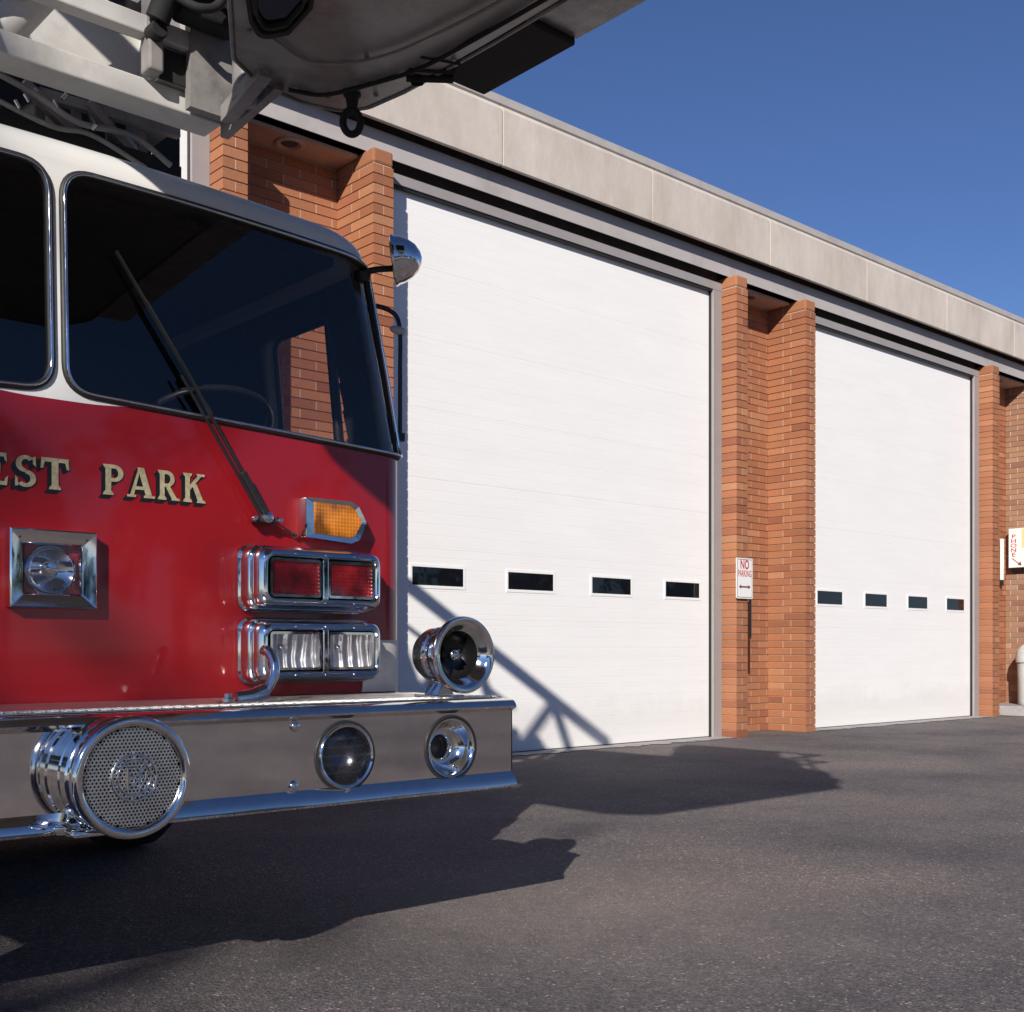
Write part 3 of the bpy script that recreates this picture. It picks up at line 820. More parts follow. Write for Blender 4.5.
for a in (90, 210, 330, 30, 150, 270):
    an = math.radians(a); mb.tube([(sx0+.0405*math.cos(an),sy0-.003,sz0+.0405*math.sin(an)), (sx0+.062*math.cos(an),sy0-.001,sz0+.062*math.sin(an))], .0022, 6)
def bar2(x0, z0, x1, z1, t=.0035): mb.tube([(sx0+x0,sy0-.005,sz0+z0), (sx0+x1,sy0-.005,sz0+z1)], t, 8)
bar2(-.018,-.024,-.018,.022); bar2(-.018,.022,.006,.022); bar2(-.018,.002,-.002,.002); bar2(-.024,-.024,-.010,-.024,.0025)
bar2(.026,.024,.004,.004,.003); bar2(.004,.004,.018,.006,.003); bar2(.018,.006,-.004,-.020,.0025)
bar2(.028,.012,.026,-.006,.002); bar2(.026,-.006,.010,-.028,.002)
part(mb, 'siren_emblem', 'chrome', sr, smooth=60)
mb = MB(); mb.box(sx0-.13, sx0-.02, 2.64, 2.735, .497, .512, bev=.006); mb.box(sx0-.155, sx0-.115, 2.68, 2.738, .500, .530, bev=.008); part(mb, 'siren_bracket', 'chrome', sr, smooth=40)

# chrome air horn standing on the bumper end
hx, hz, hy = 2.265, .915, 2.735
mb = MB()
mb.lathe([(.074,-.030), (.082,-.022), (.090,-.010), (.098,-.001), (.106,.004), (.116,.002), (.120,-.006), (.118,-.016), (.108,-.024), (.096,-.034), (.089,-.05), (.085,-.07)], (hx,hy,hz), (0,-1,0), 64)
ah = part(mb, 'trumpet_horn', 'chrome', smooth=50)
mb = MB(); mb.lathe([(.0745,-.030), (.0745,-.06), (.07,-.085), (.05,-.10), (.001,-.105)], (hx,hy,hz), (0,-1,0), 48); part(mb, 'bell_inside', 'blackgloss', ah, smooth=50)
mb = MB(); mb.lathe([(.085,-.07), (.089,-.072), (.089,-.082), (.083,-.085), (.083,-.10), (.088,-.103), (.088,-.112), (.082,-.115), (.080,-.15), (.07,-.175), (.05,-.185), (.001,-.188)], (hx,hy,hz), (0,-1,0), 56); part(mb, 'horn_drum', 'chrome', ah, smooth=35)
mb = MB(); mb.lathe([(.0905,-.074), (.0905,-.078)], (hx,hy,hz), (0,-1,0), 48); 
mb.lathe([(.085,-.118), (.084,-.150), (.074,-.172)], (hx,hy,hz), (0,-1,0), 56); part(mb, 'horn_band', 'darkrefl', ah, smooth=50)
mb = MB(); mb.lathe([(.001,-.040), (.012,-.042), (.020,-.048), (.022,-.056), (.020,-.09)], (hx,hy,hz), (0,-1,0), 28)
for k in range(5):
    an = 2*PI*k/5; mb.lathe([(.004,-.036), (.004,-.05)], (hx+.013*math.cos(an),hy,hz+.013*math.sin(an)), (0,-1,0), 8)
part(mb, 'horn_hub', 'chrome', ah, smooth=50)
mb = MB(); mb.prism([(hx-.012,.842), (hx+.012,.842), (hx+.034,.784), (hx-.034,.784)], 2.83, 2.90); mb.box(hx-.05, hx+.05, 2.80, 2.93, .7825, .790, bev=.002); part(mb, 'horn_foot', 'chrome', ah, bevel=.004)

# chrome hand hook on the deck
mb = MB(); mb.tube(smoothpath([(1.60,2.94,.792), (1.64,2.93,.797), (1.685,2.93,.815), (1.712,2.93,.855), (1.719,2.94,.895), (1.716,2.96,.922), (1.712,2.985,.930)], 8), .0155, 14); 
mb.tube(smoothpath([(1.60,2.94,.792), (1.64,2.93,.797), (1.685,2.93,.812)], 5), .023, 14)
hk = part(mb, 'hand_hook', 'chrome', smooth=60)
mb = MB(); mb.lathe([(.017,0), (.017,.012), (.012,.016), (.012,.026), (.001,.028)], (1.575,2.94,.782), (0,0,1), 6); mb.box(1.55,1.66,2.91,2.97,.782,.787); part(mb, 'hook_bolt', 'chrome', hk)

# lamp housings on the cab face
YC = 3.315
def housing(x0, x1, z0, z1, y):
    """deep rounded chrome box stepping forward to a lip, returns part"""
    mb = MB()
    loops = [(.020,YC,.045), (.022,YC-.012,.047), (.020,YC-.026,.045), (.013,YC-.030,.042), (.012,YC-.036,.042), (.016,YC-.040,.044), (.017,y+.072,.044), (.014,y+.064,.043), (.008,y+.060,.04), (.007,y+.050,.04), (.010,y+.044,.042), (.010,y+.028,.042), (.006,y+.018,.04), (.0,y+.008,.036), (-.006,y+.001,.033), (-.013,y-.001,.030), (-.019,y+.004,.026), (-.023,y+.012,.024), (-.023,y+.03,.024)]
    vs = []; n = None
    for g_, yy, r in loops:
        P = rrect(x0-g_, x1+g_, z0-g_, z1+g_, r, 6); n = len(P); vs += [(p[0], yy, p[1]) for p in P]
    mb.add(vs, [(a*n+i, a*n+(i+1) % n, (a+1)*n+(i+1) % n, (a+1)*n+i) for a in range(len(loops)-1) for i in range(n)])
    return mb
for (z0, z1, kind, nm) in ((1.072,1.243,'red','warning_light'), (.842,1.013,'hl','headlight')):
    hs = part(housing(1.815,2.258,z0,z1,3.165), nm, 'chrome', smooth=40)
    xm = 2.040
    mb = MB(); mb.box(xm-.010, xm+.010, 3.163, 3.19, z0+.018, z1-.018, bev=.003); part(mb, 'divider_bar', 'chrome', hs)
    mb = MB(); mb.box(1.836, 2.238, 3.206, 3.21, z0+.018, z1-.018); part(mb, 'backing', 'black', hs)
    for (a, b_) in ((1.842,xm-.013), (xm+.013,2.232)):
        O = rrect(a, b_, z0+.025, z1-.025, .012, 4); I = rrect(a+.008, b_-.008, z0+.033, z1-.033, .008, 4)
        mb = MB(); mb.frame(O, I, 3.170, 3.190); fr = part(mb, 'lens_rim', 'chrome', hs, smooth=40)
        if kind == 'red':
            mb = MB(); mb.prism(I, 3.178, 3.19); part(mb, 'red_lens', 'redlens', hs)
        else:
            # silvered bowl behind fluted glass
            mb = MB(); cx, cz = (a+b_)/2, (z0+z1)/2; hw, hh_ = (b_-a)/2-.008, (z1-z0)/2-.033; nx, nz = 16, 10; vs = []
            for j in range(nz+1):
                for i in range(nx+1):
                    p = -1+2*i/nx; q_ = -1+2*j/nz; dd = max(0, 1-.5*(p*p+q_*q_))
                    vs.append((cx+p*hw, 3.183+.10*dd*.12+.004, cz+q_*hh_))
            mb.add(vs, [(j*(nx+1)+i, j*(nx+1)+i+1, (j+1)*(nx+1)+i+1, (j+1)*(nx+1)+i) for j in range(nz) for i in range(nx)])
            part(mb, 'reflector', 'reflector', hs, smooth=60)
            mb = MB(); mb.lathe([(.001,.010), (.006,.009), (.008,.004), (.009,-.004)], (cx-.045,3.187,cz+.012), (0,-1,0), 20); part(mb, 'bulb', 'chrome', hs, smooth=60)
            mb = MB(); mb.prism(I, 3.174, 3.1745); part(mb, 'lamp_glass', 'lampglass', hs)
    for x in (1.93, 2.04, 2.15):
        for z in (z1-.0095, z0+.0095):
            mb = MB(); mb.lathe([(.0045,0), (.003,.002), (.001,.003)], (x,3.1652,z), (0,-1,0), 10); part(mb, 'screw', 'chrome', hs, smooth=60)

# turn signal
def sc_poly(P, cx, cz, s_): return [(cx+(x-cx)*s_, cz+(z-cz)*s_) for x, z in P]
TP = rounded([(2.026,1.298), (2.205,1.286), (2.240,1.300), (2.270,1.362), (2.236,1.418), (2.205,1.432), (2.026,1.432)], [.006,.01,.01,.012,.01,.01,.006], 4)
tcx, tcz = 2.148, 1.360
IP = [(x, z) for x, z in rounded([(2.058,1.314), (2.200,1.304), (2.222,1.316), (2.249,1.362), (2.220,1.404), (2.196,1.416), (2.058,1.418)], [.006,.01,.01,.012,.01,.01,.006], 4)]
mb = MB(); n = len(TP)
vs = [(p[0],YC,p[1]) for p in TP]+[(p[0],3.270,p[1]) for p in TP]+[(p[0],3.262,p[1]) for p in sc_poly(TP,tcx,tcz,.97)]+[(p[0],3.264,p[1]) for p in IP]+[(p[0],3.285,p[1]) for p in IP]
mb.add(vs, [(a*n+i, a*n+(i+1) % n, (a+1)*n+(i+1) % n, (a+1)*n+i) for a in range(4) for i in range(n)])
ts = part(mb, 'turn_signal', 'chrome', smooth=35)
mb = MB(); mb.prism(IP, 3.262, 3.285); part(mb, 'amber_lens', 'amber', ts, bevel=.003)

# square spot lamp in a chrome bezel
def sq(x0, x1, z0, z1, nm, label=None):
    mb = MB(); O = rrect(x0,x1,z0,z1,.004,2); n = len(O); t = .042
    vs = []
    for g_, yy in ((0,YC), (0,3.262), (-.004,3.258), (-.036,3.270), (-.040,3.276), (-.043,3.31)):
        P = rrect(x0-g_, x1+g_, z0-g_, z1+g_, .004, 2); vs += [(p[0],yy,p[1]) for p in P]
    mb.add(vs, [(a*n+i, a*n+(i+1) % n, (a+1)*n+(i+1) % n, (a+1)*n+i) for a in range(5) for i in range(n)])
    s_ = part(mb, nm, 'chrome', smooth=30)
    cx, cz = (x0+x1)/2, (z0+z1)/2
    mb = MB(); mb.box(x0+.04, x1-.04, 3.304, 3.308, z0+.04, z1-.04); part(mb, 'lamp_well', 'steel', s_)
    mb = MB(); mb.lathe([(.072,.0), (.070,.018), (.060,.026), (.052,.020), (.03,.006), (.001,.0)], (cx-.002,3.300,cz-.003), (0,-1,0), 40); part(mb, 'round_reflector', 'chrome', s_, smooth=50)
    mb = MB(); mb.lathe([(.001,.030), (.016,.028), (.022,.018), (.022,.004)], (cx-.004,3.300,cz+.002), (0,-1,0), 24); part(mb, 'bulb_shield', 'chrome', s_, smooth=50)
    mb = MB(); mb.prism(rrect(x0+.042, x1-.042, z0+.042, z1-.042, .003, 2), 3.2715, 3.272); part(mb, 'lamp_glass', 'lampglass', s_)
    for x in (x0+.028, x1-.028):
        mb = MB(); mb.lathe([(.0045,0), (.003,.002), (.001,.003)], (x,3.2665,z1-.022), (0,-1,0), 10); part(mb, 'screw', 'black', s_)
sq(1.091, 1.332, 1.047, 1.265, 'spot_lamp')

# wiper
def wp(u_, z, d): p = cab(u_-TX, z, -d); return p
mb = MB()
a0 = wp(1.890,1.350,.035)
mb.obox(wp(1.893,1.352,.030), wp(1.62,1.765,.035), .007, .010, (0,1,0)); mb.obox(wp(1.868,1.352,.036), wp(1.595,1.76,.037), .005, .008, (0,1,0))
mb.box(1.842,1.925,3.262,3.30,1.335,1.352, bev=.004)
wpart = part(mb, 'wiper_arm', 'black')
mb = MB(); mb.obox(wp(1.90,1.345,.028), wp(1.80,1.49,.036), .022, .016, (0,1,0)); part(mb, 'arm_housing', 'black', wpart, bevel=.004)
mb = MB(); mb.obox(wp(1.70,1.66,.022), wp(1.405,2.10,.020), .007, .012, (0,1,0)); mb.obox(wp(1.66,1.715,.03), wp(1.49,1.97,.03), .006, .008, (0,1,0)); mb.obox(wp(1.70,1.74,.03), wp(1.60,1.72,.03), .008, .01, (0,1,0)); part(mb, 'wiper_blade', 'black', wpart)
mb = MB()
for x in (1.838, 1.928): mb.lathe([(.009,0), (.011,.008), (.008,.018), (.001,.020)], (x,3.272,1.346), (0,-1,0), 14)
mb.lathe([(.018,0), (.018,.012), (.008,.018), (.001,.018)], (1.885,3.268,1.352), (0,-1,0), 18); part(mb, 'wiper_pivot', 'chrome', wpart, smooth=50)
mb = MB(); mb.tube(smoothpath([(1.915,3.285,1.345), (1.97,3.28,1.32), (2.00,3.285,1.305)], 5), .0025, 6); mb.lathe([(.007,0), (.006,.012), (.001,.014)], (2.005,3.30,1.308), (0,-1,0), 10); part(mb, 'washer_hose', 'black', wpart)

# round mirror on an arm, hand rail, side marker
mx_, my_, mz_ = 2.462, 3.36, 2.325
axm = V(.74,-.62,.12).normalized()
mb = MB(); mb.lathe([(.001,.092), (.022,.088), (.048,.073), (.067,.050), (.080,.022), (.085,.0), (.089,-.004), (.089,-.012), (.083,-.016), (.076,-.014)], (mx_,my_,mz_), axm, 48, 1.0); mr = part(mb, 'round_mirror', 'chrome', smooth=50)
mb = MB(); mb.lathe([(.072,-.010), (.001,-.012)], (mx_,my_,mz_), axm, 40); part(mb, 'mirror_glass', 'pane', mr)
mb = MB(); mb.tube([(2.345,3.42,2.27), (2.40,3.385,2.285), (mx_-.005,my_,mz_-.03)], .011, 10); mb.lathe([(.001,-.03), (.026,-.03), (.03,-.015), (.03,0)], (2.352,3.41,2.27), (0,-.2,1), 16); part(mb, 'mirror_arm', 'black', mr, smooth=50)
mb = MB(); mb.tube(smoothpath([(2.42,3.50,2.185), (2.47,3.46,2.18), (2.512,3.43,2.15), (2.523,3.42,2.08), (2.523,3.42,1.95), (2.523,3.42,1.70)], 6), .0085, 10); mb.box(2.49,2.53,3.40,3.44,1.69,1.72)
hr = part(mb, 'grab_rail', 'blackgloss', smooth=50)
mb = MB(); mb.lathe([(.001,.05), (.012,.03), (.016,.0), (.016,-.02), (.001,-.022)], (2.515,3.42,2.095), (-1,-.2,0), 14); part(mb, 'rail_clamp', 'steel', hr, smooth=40)
mb = MB(); mb.lathe([(.024,-.02), (.024,.004), (.001,.005)], (2.486,3.46,1.165), (1,0,0), 20); mk = part(mb, 'side_marker', 'black', smooth=40)
mb = MB(); mb.lathe([(.018,.004), (.017,.016), (.010,.026), (.001,.030)], (2.486,3.46,1.165), (1,0,0), 20); part(mb, 'marker_lens', 'amber', mk, smooth=60)
# pale grey patch laid over the low cab corner
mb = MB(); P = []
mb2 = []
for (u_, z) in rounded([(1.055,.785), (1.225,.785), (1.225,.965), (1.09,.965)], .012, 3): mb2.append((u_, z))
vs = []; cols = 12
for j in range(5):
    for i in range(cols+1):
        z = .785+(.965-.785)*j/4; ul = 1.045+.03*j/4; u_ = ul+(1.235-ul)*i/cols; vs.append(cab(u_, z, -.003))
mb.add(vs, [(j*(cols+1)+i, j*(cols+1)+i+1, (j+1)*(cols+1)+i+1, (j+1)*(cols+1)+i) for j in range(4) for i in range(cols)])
part(mb, 'corner_patch', 'ladder_light', smooth=60)

# ---- gold lettering, hand built serif capitals (unit box 1 high)
def strokes(ch):
    """list of quads/polys, x to the right, height 1"""
    S = []
    def st(x0, x1, y0, y1): S.append([(x0,y0), (x1,y0), (x1,y1), (x0,y1)])
    def q4(*p): S.append(list(p))
    def serif(x0, x1, y, up=1): # flared foot
        c = (x0+x1)/2; S.append([(x0-.09,y), (x1+.09,y), (x1+.07,y+.07*up), (x1,y+.14*up), (x0,y+.14*up), (x0-.07,y+.07*up)])
    def arc(cx, cy, rx, ry, a0, a1, tx, ty, n=14):
        for k in range(n):
            p, q = math.radians(a0+(a1-a0)*k/n), math.radians(a0+(a1-a0)*(k+1)/n)
            S.append([(cx+rx*math.cos(p),cy+ry*math.sin(p)), (cx+rx*math.cos(q),cy+ry*math.sin(q)), (cx+(rx-tx)*math.cos(q),cy+(ry-ty)*math.sin(q)), (cx+(rx-tx)*math.cos(p),cy+(ry-ty)*math.sin(p))])
    if ch in 'PRKFE': st(.12,.32,0,1); serif(.12,.32,0); serif(.12,.32,1,-1)
    if ch in 'PR': arc(.42,.72,.34,.28,-90,90,.18,.12); st(.32,.42,.88,1); st(.32,.42,.44,.56)
    if ch == 'P': return S, .86
    if ch == 'R': q4((.36,.46), (.56,.46), (.92,.0), (.68,.0)); q4((.62,0), (1.0,0), (.96,.08), (.66,.08)); return S, .98
    if ch == 'K':
        q4((.32,.42), (.32,.60), (.74,1), (.90,1)); q4((.44,.56), (.60,.66), (.95,0), (.70,0)); q4((.62,1), (.98,1), (.96,.92), (.64,.92)); q4((.62,0), (1.02,0), (.98,.08), (.66,.08)); return S, 1.0
    if ch == 'A':
        q4((.06,0), (.20,0), (.48,1), (.40,1)); q4((.36,1), (.60,1), (.94,0), (.70,0)); st(.24,.72,.26,.37); st(-.03,.30,0,.08); st(.60,1.02,0,.08); return S, 1.0
    if ch == 'T': st(.36,.58,0,1); serif(.36,.58,0); st(.02,.92,.87,1); q4((.02,.87), (.13,.87), (.08,.66), (.0,.66)); q4((.81,.87), (.92,.87), (.94,.66), (.86,.66)); return S, .94
    if ch == 'S':
        arc(.42,.73,.34,.27,40,270,.19,.12); arc(.42,.27,.36,.27,90,-140,.19,.12); q4((.66,.95), (.76,.98), (.78,.66), (.68,.74)); q4((.06,.34), (.15,.26), (.16,.03), (.06,.02)); return S, .84
    if ch == 'O': arc(.48,.5,.44,.5,0,360,.21,.12,28); return S, .98
    if ch == 'F': st(.32,.80,.88,1); st(.32,.60,.46,.57); q4((.72,1), (.82,1), (.84,.70), (.76,.76)); q4((.56,.66), (.64,.70), (.64,.34), (.56,.40)); return S, .84
    if ch == 'E': st(.32,.78,.88,1); st(.32,.58,.46,.57); st(.32,.80,0,.12); q4((.72,1), (.82,1), (.84,.72), (.76,.78)); q4((.54,.64), (.62,.68), (.62,.36), (.54,.40)); q4((.72,0), (.84,0), (.88,.30), (.78,.22)); return S, .88
    return S, .45
H_ = .0885
def lay(words, x_of, zb_of):
    """place letters on the cab face, gold on black drop shade"""
    sh, go = MB(), MB()
    for (ch, x, wdt, z) in words:
        S, adv = strokes(ch); kx = wdt/adv
        for i, P in enumerate(S):
            Q = []
            for (a, b_) in P:
                Q.append((x+a*kx+(b_-.5)*0, z+b_*H_))
            lift = .0006+.00003*i
            n = len(Q)
            go.add([tuple(cab(p[0]-TX, p[1], -(.0034+lift))) for p in Q]+[tuple(cab(p[0]-TX, p[1], -.003)) for p in Q], [tuple(range(n))]+[(k, (k+1) % n, n+(k+1) % n, n+k) for k in range(n)])
            for d in range(1, 5):
                dx, dz = -.0030*d, -.0030*d
                sh.add([tuple(cab(p[0]+dx-TX, p[1]+dz, -(.0028-.0004*d+.00001*i))) for p in Q], [tuple(range(n))])
    return sh, go
# letter left edge and width in metres on the face, from the truck's centre line outwards
W_ = []
lx = {'S': (1.112,.066), 'T': (1.186,.080), 'P': (1.362,.072), 'A': (1.440,.082), 'R': (1.531,.072), 'K': (1.613,.076)}
for ch, (x, wd_) in lx.items(): W_.append((ch, x, wd_, 1.383))
for ch, x, wd_ in (('E',1.028,.070), ('R',.938,.078), ('O',.850,.078), ('F',.770,.068)): W_.append((ch, x, wd_, 1.383))
for word in ('FOREST', 'PARK'):
    sub = [t for t in W_ if (t[1] > 1.30) == (word == 'PARK')]
    sh, go = lay(sub, None, None)
    lt = part(go, 'lettering', 'gold'); part(sh, 'lettering_shade', 'blackgloss', lt)

# ------------------------------------------------------------------ aerial ladder and platform (part of the truck)
ap_z = 2.80
mb = MB()
# outline of the platform floor (x, y), seen from below
OUT = [(1.79,3.31), (1.93,3.40), (2.10,3.42), (2.245,3.385), (2.30,3.30), (2.325,3.12), (2.335,2.90), (2.34,2.70), (2.34,.95), (2.20,.75), (.30,.75), (.12,.95), (.12,1.75), (.25,1.95), (.78,1.98), (.78,2.97), (1.60,2.985)]
OUT = rounded(OUT, [.02,.06,.1,.1,.08,.1,.1,.1,.12,.1,.1,.12,.1,.05,.1,.05,.02], 4)
def inset_poly(P, d): return offs(P, -d)
n = len(OUT)
lv = [(.02,2.795), (.006,2.803), (0,2.83), (0,3.25), (.0,3.26)]
vs = []
for d, z in lv: vs += [(p[0], p[1], z) for p in inset_poly(OUT, d)]
fs_ = [(a*n+i, a*n+(i+1) % n, (a+1)*n+(i+1) % n, (a+1)*n+i) for a in range(len(lv)-1) for i in range(n)]
fs_.append(tuple(range(n)))
mb.add(vs, fs_); mb.add([(p[0], p[1], 3.2) for p in inset_poly(OUT,.02)], [tuple(range(n))])
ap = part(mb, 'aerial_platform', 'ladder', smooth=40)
# seam ribs on the underside
mb = MB()
mb.tube(smoothpath([(1.80,3.10,2.787), (1.98,3.14,2.786), (2.12,2.96,2.786), (2.18,2.6,2.786), (2.20,2.2,2.786)], 8), .005, 6)
mb.tube([(p[0],p[1],2.80) for p in OUT], .007, 6, closed=True)
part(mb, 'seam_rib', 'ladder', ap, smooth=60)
mb = MB()
mb.tube(smoothpath([(2.02,3.36,2.792), (2.12,3.30,2.786), (2.20,3.14,2.79), (2.25,2.95,2.786), (2.27,2.7,2.788), (2.28,2.3,2.786)], 6), .007, 8)
part(mb, 'hose', 'under', ap, smooth=60)
for (x, y) in ((1.90,3.30),(2.03,3.33),(2.15,3.32),(2.26,3.20),(2.29,3.02),(2.305,2.84),(1.74,3.12),(1.66,2.98),(1.95,3.16),(2.10,3.02)):
    mb = MB(); mb.lathe([(.009,0), (.008,.005), (.001,.006)], (x,y,2.795), (0,0,-1), 6); part(mb, 'hex_bolt', 'ladder', ap)
# rounded lamp housing under the platform
mb = MB()
Pn = rounded([(1.50,2.60), (1.70,2.66), (1.80,2.86), (1.825,3.03), (1.775,3.12), (1.70,3.05), (1.60,2.90)], .035, 4)
def scl(P, k):
    ax_ = sum(p[0] for p in P)/len(P); ay_ = sum(p[1] for p in P)/len(P); return [(ax_+(p[0]-ax_)*k, ay_+(p[1]-ay_)*k) for p in P]
mb.frame(Pn, scl(Pn,.86), 2.772, 2.795, 'xy'); mb.frame(scl(Pn,.74), scl(Pn,.66), 2.768, 2.795, 'xy')
lh = part(mb, 'flood_lamp', 'under', ap, bevel=.006)
mb = MB(); mb.prism(scl(Pn,.66), 2.782, 2.795, 'xy'); part(mb, 'flood_lens', 'pane', lh)
# walls, rails of the basket
mb = MB()
WP = [(.14,.80), (2.32,.80), (2.32,3.1), (1.85,3.3), (.14,3.25)]
for z, r in ((3.62,.022), (3.92,.026)):
    mb.tube(smoothpath([(p[0],p[1],z) for p in [(.14,1.8),(.14,.95),(.3,.8),(2.15,.8),(2.31,.95),(2.31,2.3)]], 6), r, 10)
for (x, y) in ((.14,1.8), (.16,.95), (.8,.8), (1.6,.8), (2.3,.95), (2.31,1.6), (2.31,2.3)):
    mb.tube([(x,y,3.2), (x,y,3.92)], .02, 8)
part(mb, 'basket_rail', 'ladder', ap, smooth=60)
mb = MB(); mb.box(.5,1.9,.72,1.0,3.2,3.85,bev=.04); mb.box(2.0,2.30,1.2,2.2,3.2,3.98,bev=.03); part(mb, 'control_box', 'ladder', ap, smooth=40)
mb = MB(); mb.tube(smoothpath([(1.2,.75,3.5), (1.25,.5,3.55), (1.3,.28,3.5), (1.34,.12,3.46)], 5), [.09]*6+[.08]*5+[.12]*5, 12); part(mb, 'water_cannon', 'steel', ap, smooth=60)
# black tool box and tread step on the right side
mb = MB(); mb.box(2.322,2.537,2.53,2.965,2.798,2.86); part(mb, 'tool_box', 'under', ap, bevel=.006)
mb = MB(); mb.box(2.345,2.535,.98,2.525,2.815,2.845); part(mb, 'side_step', 'tread', ap)
mb = MB(); mb.tube([(2.24,2.99,2.80), (2.36,2.90,2.80)], .012, 8); mb.tube([(2.22,2.90,2.80), (2.34,2.85,2.80)], .010, 8); mb.tube([(2.26,3.03,2.79), (2.38,2.935,2.79)], .013, 8); mb.lathe([(.022,-.015), (.022,.015)], (2.29,3.01,2.79), (0,0,1), 12); part(mb, 'step_hinge', 'under', ap, smooth=50)
# lifting ring
mb = MB(); rc_ = V(2.19,3.24,2.695)
mb.tube([rc_+V(math.cos(2*PI*k/28)*.024, -math.cos(2*PI*k/28)*.016, math.sin(2*PI*k/28)*.040) for k in range(28)], .0125, 10, closed=True)
mb.tube([(2.195,3.245,2.735), (2.195,3.245,2.79)], [.016,.024], 12); mb.lathe([(.03,-.012), (.03,.0), (.02,.01)], (2.195,3.245,2.788), (0,0,-1), 16)
part(mb, 'lifting_ring', 'under', ap, smooth=60)

# cross beam and machinery at the ladder tip
mb = MB(); mb.box(.05,1.99,3.763,3.894,2.80,2.876); cb_ = part(mb, 'cross_beam', 'ladder_light', bevel=.006)
mb = MB(); mb.box(.9,1.99,3.71,3.77,2.998,3.062); mb.box(.05,1.62,4.15,4.25,3.24,3.32); part(mb, 'upper_beam', 'ladder_light', bevel=.006)
mb = MB(); mb.box(1.38,1.86,4.03,4.06,2.92,3.26); mb.box(1.38,1.86,4.0,4.03,3.165,3.20); mb.box(1.80,1.86,3.93,4.03,2.92,3.20); part(mb, 'rear_panel', 'ladder_light', bevel=.004)
mb = MB(); mb.box(1.742,1.99,3.74,3.77,2.877,2.997); mb.box(1.838,2.03,3.70,3.74,2.80,3.30); mb.tube([(1.955,3.52,2.775), (1.955,3.52,2.79), (1.955,3.52,3.3)], [.03,.05,.05], 16); part(mb, 'end_plate', 'ladder', smooth=40)
mb = MB(); mb.box(1.744,1.836,3.733,3.7395,2.877,2.985); part(mb, 'dark_opening', 'under')
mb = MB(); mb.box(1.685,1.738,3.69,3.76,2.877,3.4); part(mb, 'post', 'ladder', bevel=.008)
mb = MB(); mb.tube([(1.19,3.90,2.84), (1.26,3.86,2.90), (1.42,3.78,3.13), (1.60,3.70,3.4)], .058, 20); part(mb, 'lift_cylinder', 'ladder_light', smooth=60)
mb = MB(); mb.lathe([(.001,.03), (.026,.03), (.03,.022), (.03,-.03)], (1.705,3.68,3.0), (0,-1,0), 18)
mb.tube([(1.70,3.66,3.03), (1.72,3.62,3.12), (1.70,3.60,3.25)], .04, 14); mb.box(1.76,1.98,3.60,3.70,3.06,3.3,bev=.02); mb.tube(smoothpath([(1.72,3.60,3.10), (1.80,3.55,3.06), (1.88,3.55,3.12), (1.90,3.5,3.3)], 5), .016, 8)
mb.tube(smoothpath([(1.76,3.58,3.08), (1.82,3.56,3.16), (1.95,3.5,3.10)], 5), .012, 8); mb.box(1.60,1.72,3.78,3.9,3.062,3.14,bev=.02)
part(mb, 'hydraulic_fittings', 'under', smooth=50)
mb = MB(); mb.obox((1.955,3.66,2.79), (1.90,3.30,2.80), .045, .055); mb.obox((2.02,3.80,2.80), (1.98,3.35,2.80), .03, .05); part(mb, 'support_bar', 'ladder')
mb = MB(); mb.obox((1.75,4.1,2.80), (1.95,4.2,2.70), .05, .05); part(mb, 'brace', 'steel')
# gear between ladder and cab roof
mb = MB()
mb.box(.1,1.84,3.98,4.04,2.665,2.72); mb.box(.1,1.9,4.25,4.33,2.53,2.60); mb.box(.2,1.75,4.12,4.18,2.58,2.63)
mb.box(.0,1.62,4.36,4.40,2.44,3.06); mb.box(1.635,1.80,4.36,4.40,2.44,3.06); mb.box(1.982,2.00,4.36,4.40,2.44,3.06); mb.box(1.80,1.965,4.36,4.40,2.60,3.06); mb.box(2.02,2.12,4.36,4.40,2.44,3.06); mb.box(1.2,2.0,4.1,4.14,2.70,2.76); mb.box(.3,2.0,4.2,4.24,2.72,2.79)
for x in (.55,.80,1.02,1.25,1.46,1.66): mb.obox((x,4.0,2.70), (x-.16,4.30,2.55), .03, .03)
mb.tube(smoothpath([(1.0,3.95,2.70), (1.15,3.92,2.62), (1.30,3.98,2.66), (1.42,4.0,2.58), (1.6,4.1,2.60)], 6), .014, 8)
mb.tube(smoothpath([(.8,3.9,2.62), (1.0,3.92,2.56), (1.22,3.95,2.55), (1.4,4.05,2.52)], 6), .018, 8)
part(mb, 'ladder_cradle', 'under', smooth=40)
mb = MB()
mb.obox((1.44,4.02,2.83), (1.95,4.02,2.845), .03, .035); mb.obox((1.0,4.02,2.70), (1.62,4.02,2.70), .03, .03)
mb.obox((1.38,4.0,2.84), (1.62,4.04,2.70), .03, .035); mb.obox((1.60,4.0,2.84), (1.84,4.04,2.68), .03, .03); mb.obox((1.1,4.0,2.86), (1.34,4.04,2.64), .03, .03)
mb.tube(smoothpath([(1.2,3.95,2.84), (1.4,3.93,2.78), (1.55,3.95,2.74), (1.75,3.97,2.76), (1.9,3.98,2.70)], 6), .011, 8)
mb.tube(smoothpath([(1.2,3.97,2.76), (1.45,3.95,2.70), (1.6,3.97,2.72), (1.8,3.97,2.66)], 6), .009, 8)
for x in (1.30,1.45,1.58,1.70,1.82): mb.obox((x,4.06,2.86), (x+.02,4.06,2.62), .018, .03)
part(mb, 'cradle_struts', 'ladder', smooth=40)
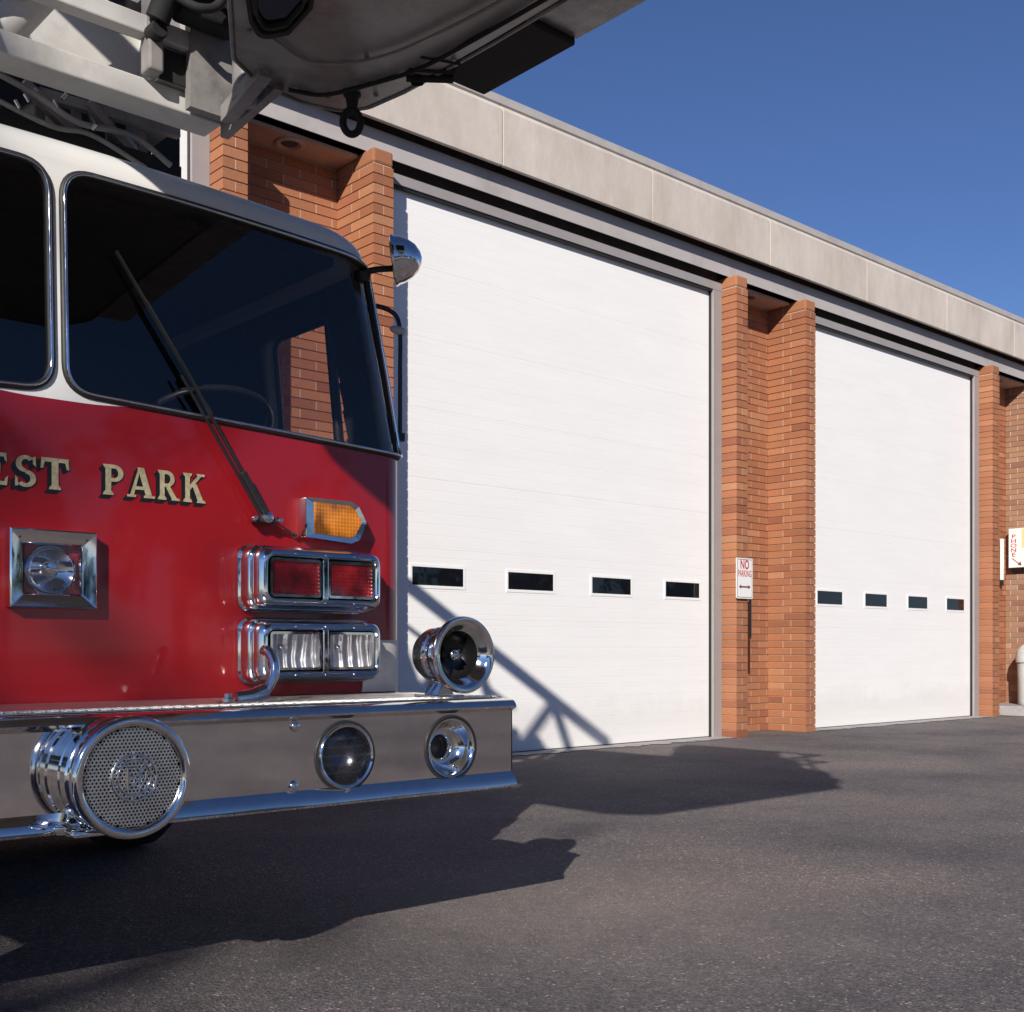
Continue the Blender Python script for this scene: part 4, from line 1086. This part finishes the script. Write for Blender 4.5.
for i_, (x, z) in enumerate(((1.40,2.80),(1.455,2.78),(1.50,2.815),(1.36,2.77),(1.60,2.74),(1.33,2.74))):
    mb = MB(); mb.tube([(x,3.93,z), (x+.015*(1 if i_ % 2 else -1),3.93,z-.022)], .006, 8); part(mb, 'bright_bolt', 'chrome', smooth=50)
# ladder trusses running back over the truck
mb = MB()
for x in (.52, 1.93):
    mb.obox((x,3.9,2.93), (x,12.4,2.93), .07, .10); mb.obox((x,2.95,3.80), (x,12.4,3.80), .07, .10); mb.obox((x,3.9,3.45), (x,12.4,3.45), .03, .035)
    y = 3.12; k = 0
    while y < 12.2:
        mb.obox((x,y,2.95), (x,y+.40,3.78), .05, .07, (1,0,0)); mb.obox((x,y+.40,3.78), (x,y+.8,2.95), .05, .07, (1,0,0)); y += .8
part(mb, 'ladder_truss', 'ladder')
mb = MB(); y = 4.6
while y < 12.3: mb.tube([(.52,y,2.95), (1.93,y,2.95)], .018, 10); y += .36
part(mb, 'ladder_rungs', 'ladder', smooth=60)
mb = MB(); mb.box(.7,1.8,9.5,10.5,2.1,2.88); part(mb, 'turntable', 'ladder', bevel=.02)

# ------------------------------------------------------------------ trees across the street (seen in reflections only)
mb = MB()
random.seed(3)
for t in range(26):
    tx = -46+t*4.2+random.uniform(-1,1); ty = -30+random.uniform(-4,4)-.0*t; hgt = random.uniform(6,9.5)
    mb.tube([(tx,ty,0), (tx,ty,hgt*.5)], .2, 6)
    for k in range(14):
        cx, cy, cz = tx+random.gauss(0,1.5), ty+random.gauss(0,1.3), hgt*random.uniform(.35,.95); r = random.uniform(.8,1.5)
        for j in range(34):
            d = Vector([random.gauss(0,1) for _ in range(3)]).normalized()*r*random.uniform(.5,1)
            c = V(cx,cy,cz)+d; a = Vector([random.gauss(0,1) for _ in range(3)]).normalized()*.32; b_ = a.cross(Vector([random.gauss(0,1) for _ in range(3)])).normalized()*.3
            mb.add([c-a, c-b_, c+a, c+b_], [(0,1,2,3)])
# a bare-crowned street tree up-sun of the truck, dappling the paint and the asphalt
tx, ty = -17.6, -10.5
mb.tube([(tx,ty,0), (tx+.1,ty,5), (tx,ty+.1,11.5)], [.24,.18,.1], 8)
for k in range(17):
    a = random.uniform(0, 2*PI); r = random.uniform(.2,1.7); z = random.uniform(10.8,13.4)
    cx, cy = tx+r*math.cos(a), ty+r*math.sin(a)
    mb.tube([(tx,ty,z-1.6), (cx,cy,z)], [.05,.02], 5)
    for j in range(24):
        d = Vector([random.gauss(0,1) for _ in range(3)])*.22; c = V(cx,cy,z)+d
        q1 = Vector([random.gauss(0,1) for _ in range(3)]).normalized()*.11; q2 = q1.cross(Vector([random.gauss(0,1) for _ in range(3)])).normalized()*.10
        mb.add([c-q1, c-q2, c+q1, c+q2], [(0,1,2,3)])
tx, ty = -21.1, -13.7
mb.tube([(tx,ty,0), (tx+.1,ty,5), (tx,ty+.1,11.5)], [.26,.2,.1], 8)
for k in range(34):
    a = random.uniform(0, 2*PI); r = random.uniform(.1,1.25); z = random.uniform(11.2,12.8)
    cx, cy = tx+r*math.cos(a), ty+r*math.sin(a)
    mb.tube([(tx,ty,z-1.6), (cx,cy,z)], [.05,.02], 5)
    for j in range(34):
        d = Vector([random.gauss(0,1) for _ in range(3)])*.26; c = V(cx,cy,z)+d
        q1 = Vector([random.gauss(0,1) for _ in range(3)]).normalized()*.14; q2 = q1.cross(Vector([random.gauss(0,1) for _ in range(3)])).normalized()*.13
        mb.add([c-q1, c-q2, c+q1, c+q2], [(0,1,2,3)])
mb.build('tree_line', M['leaf'], kind='stuff')
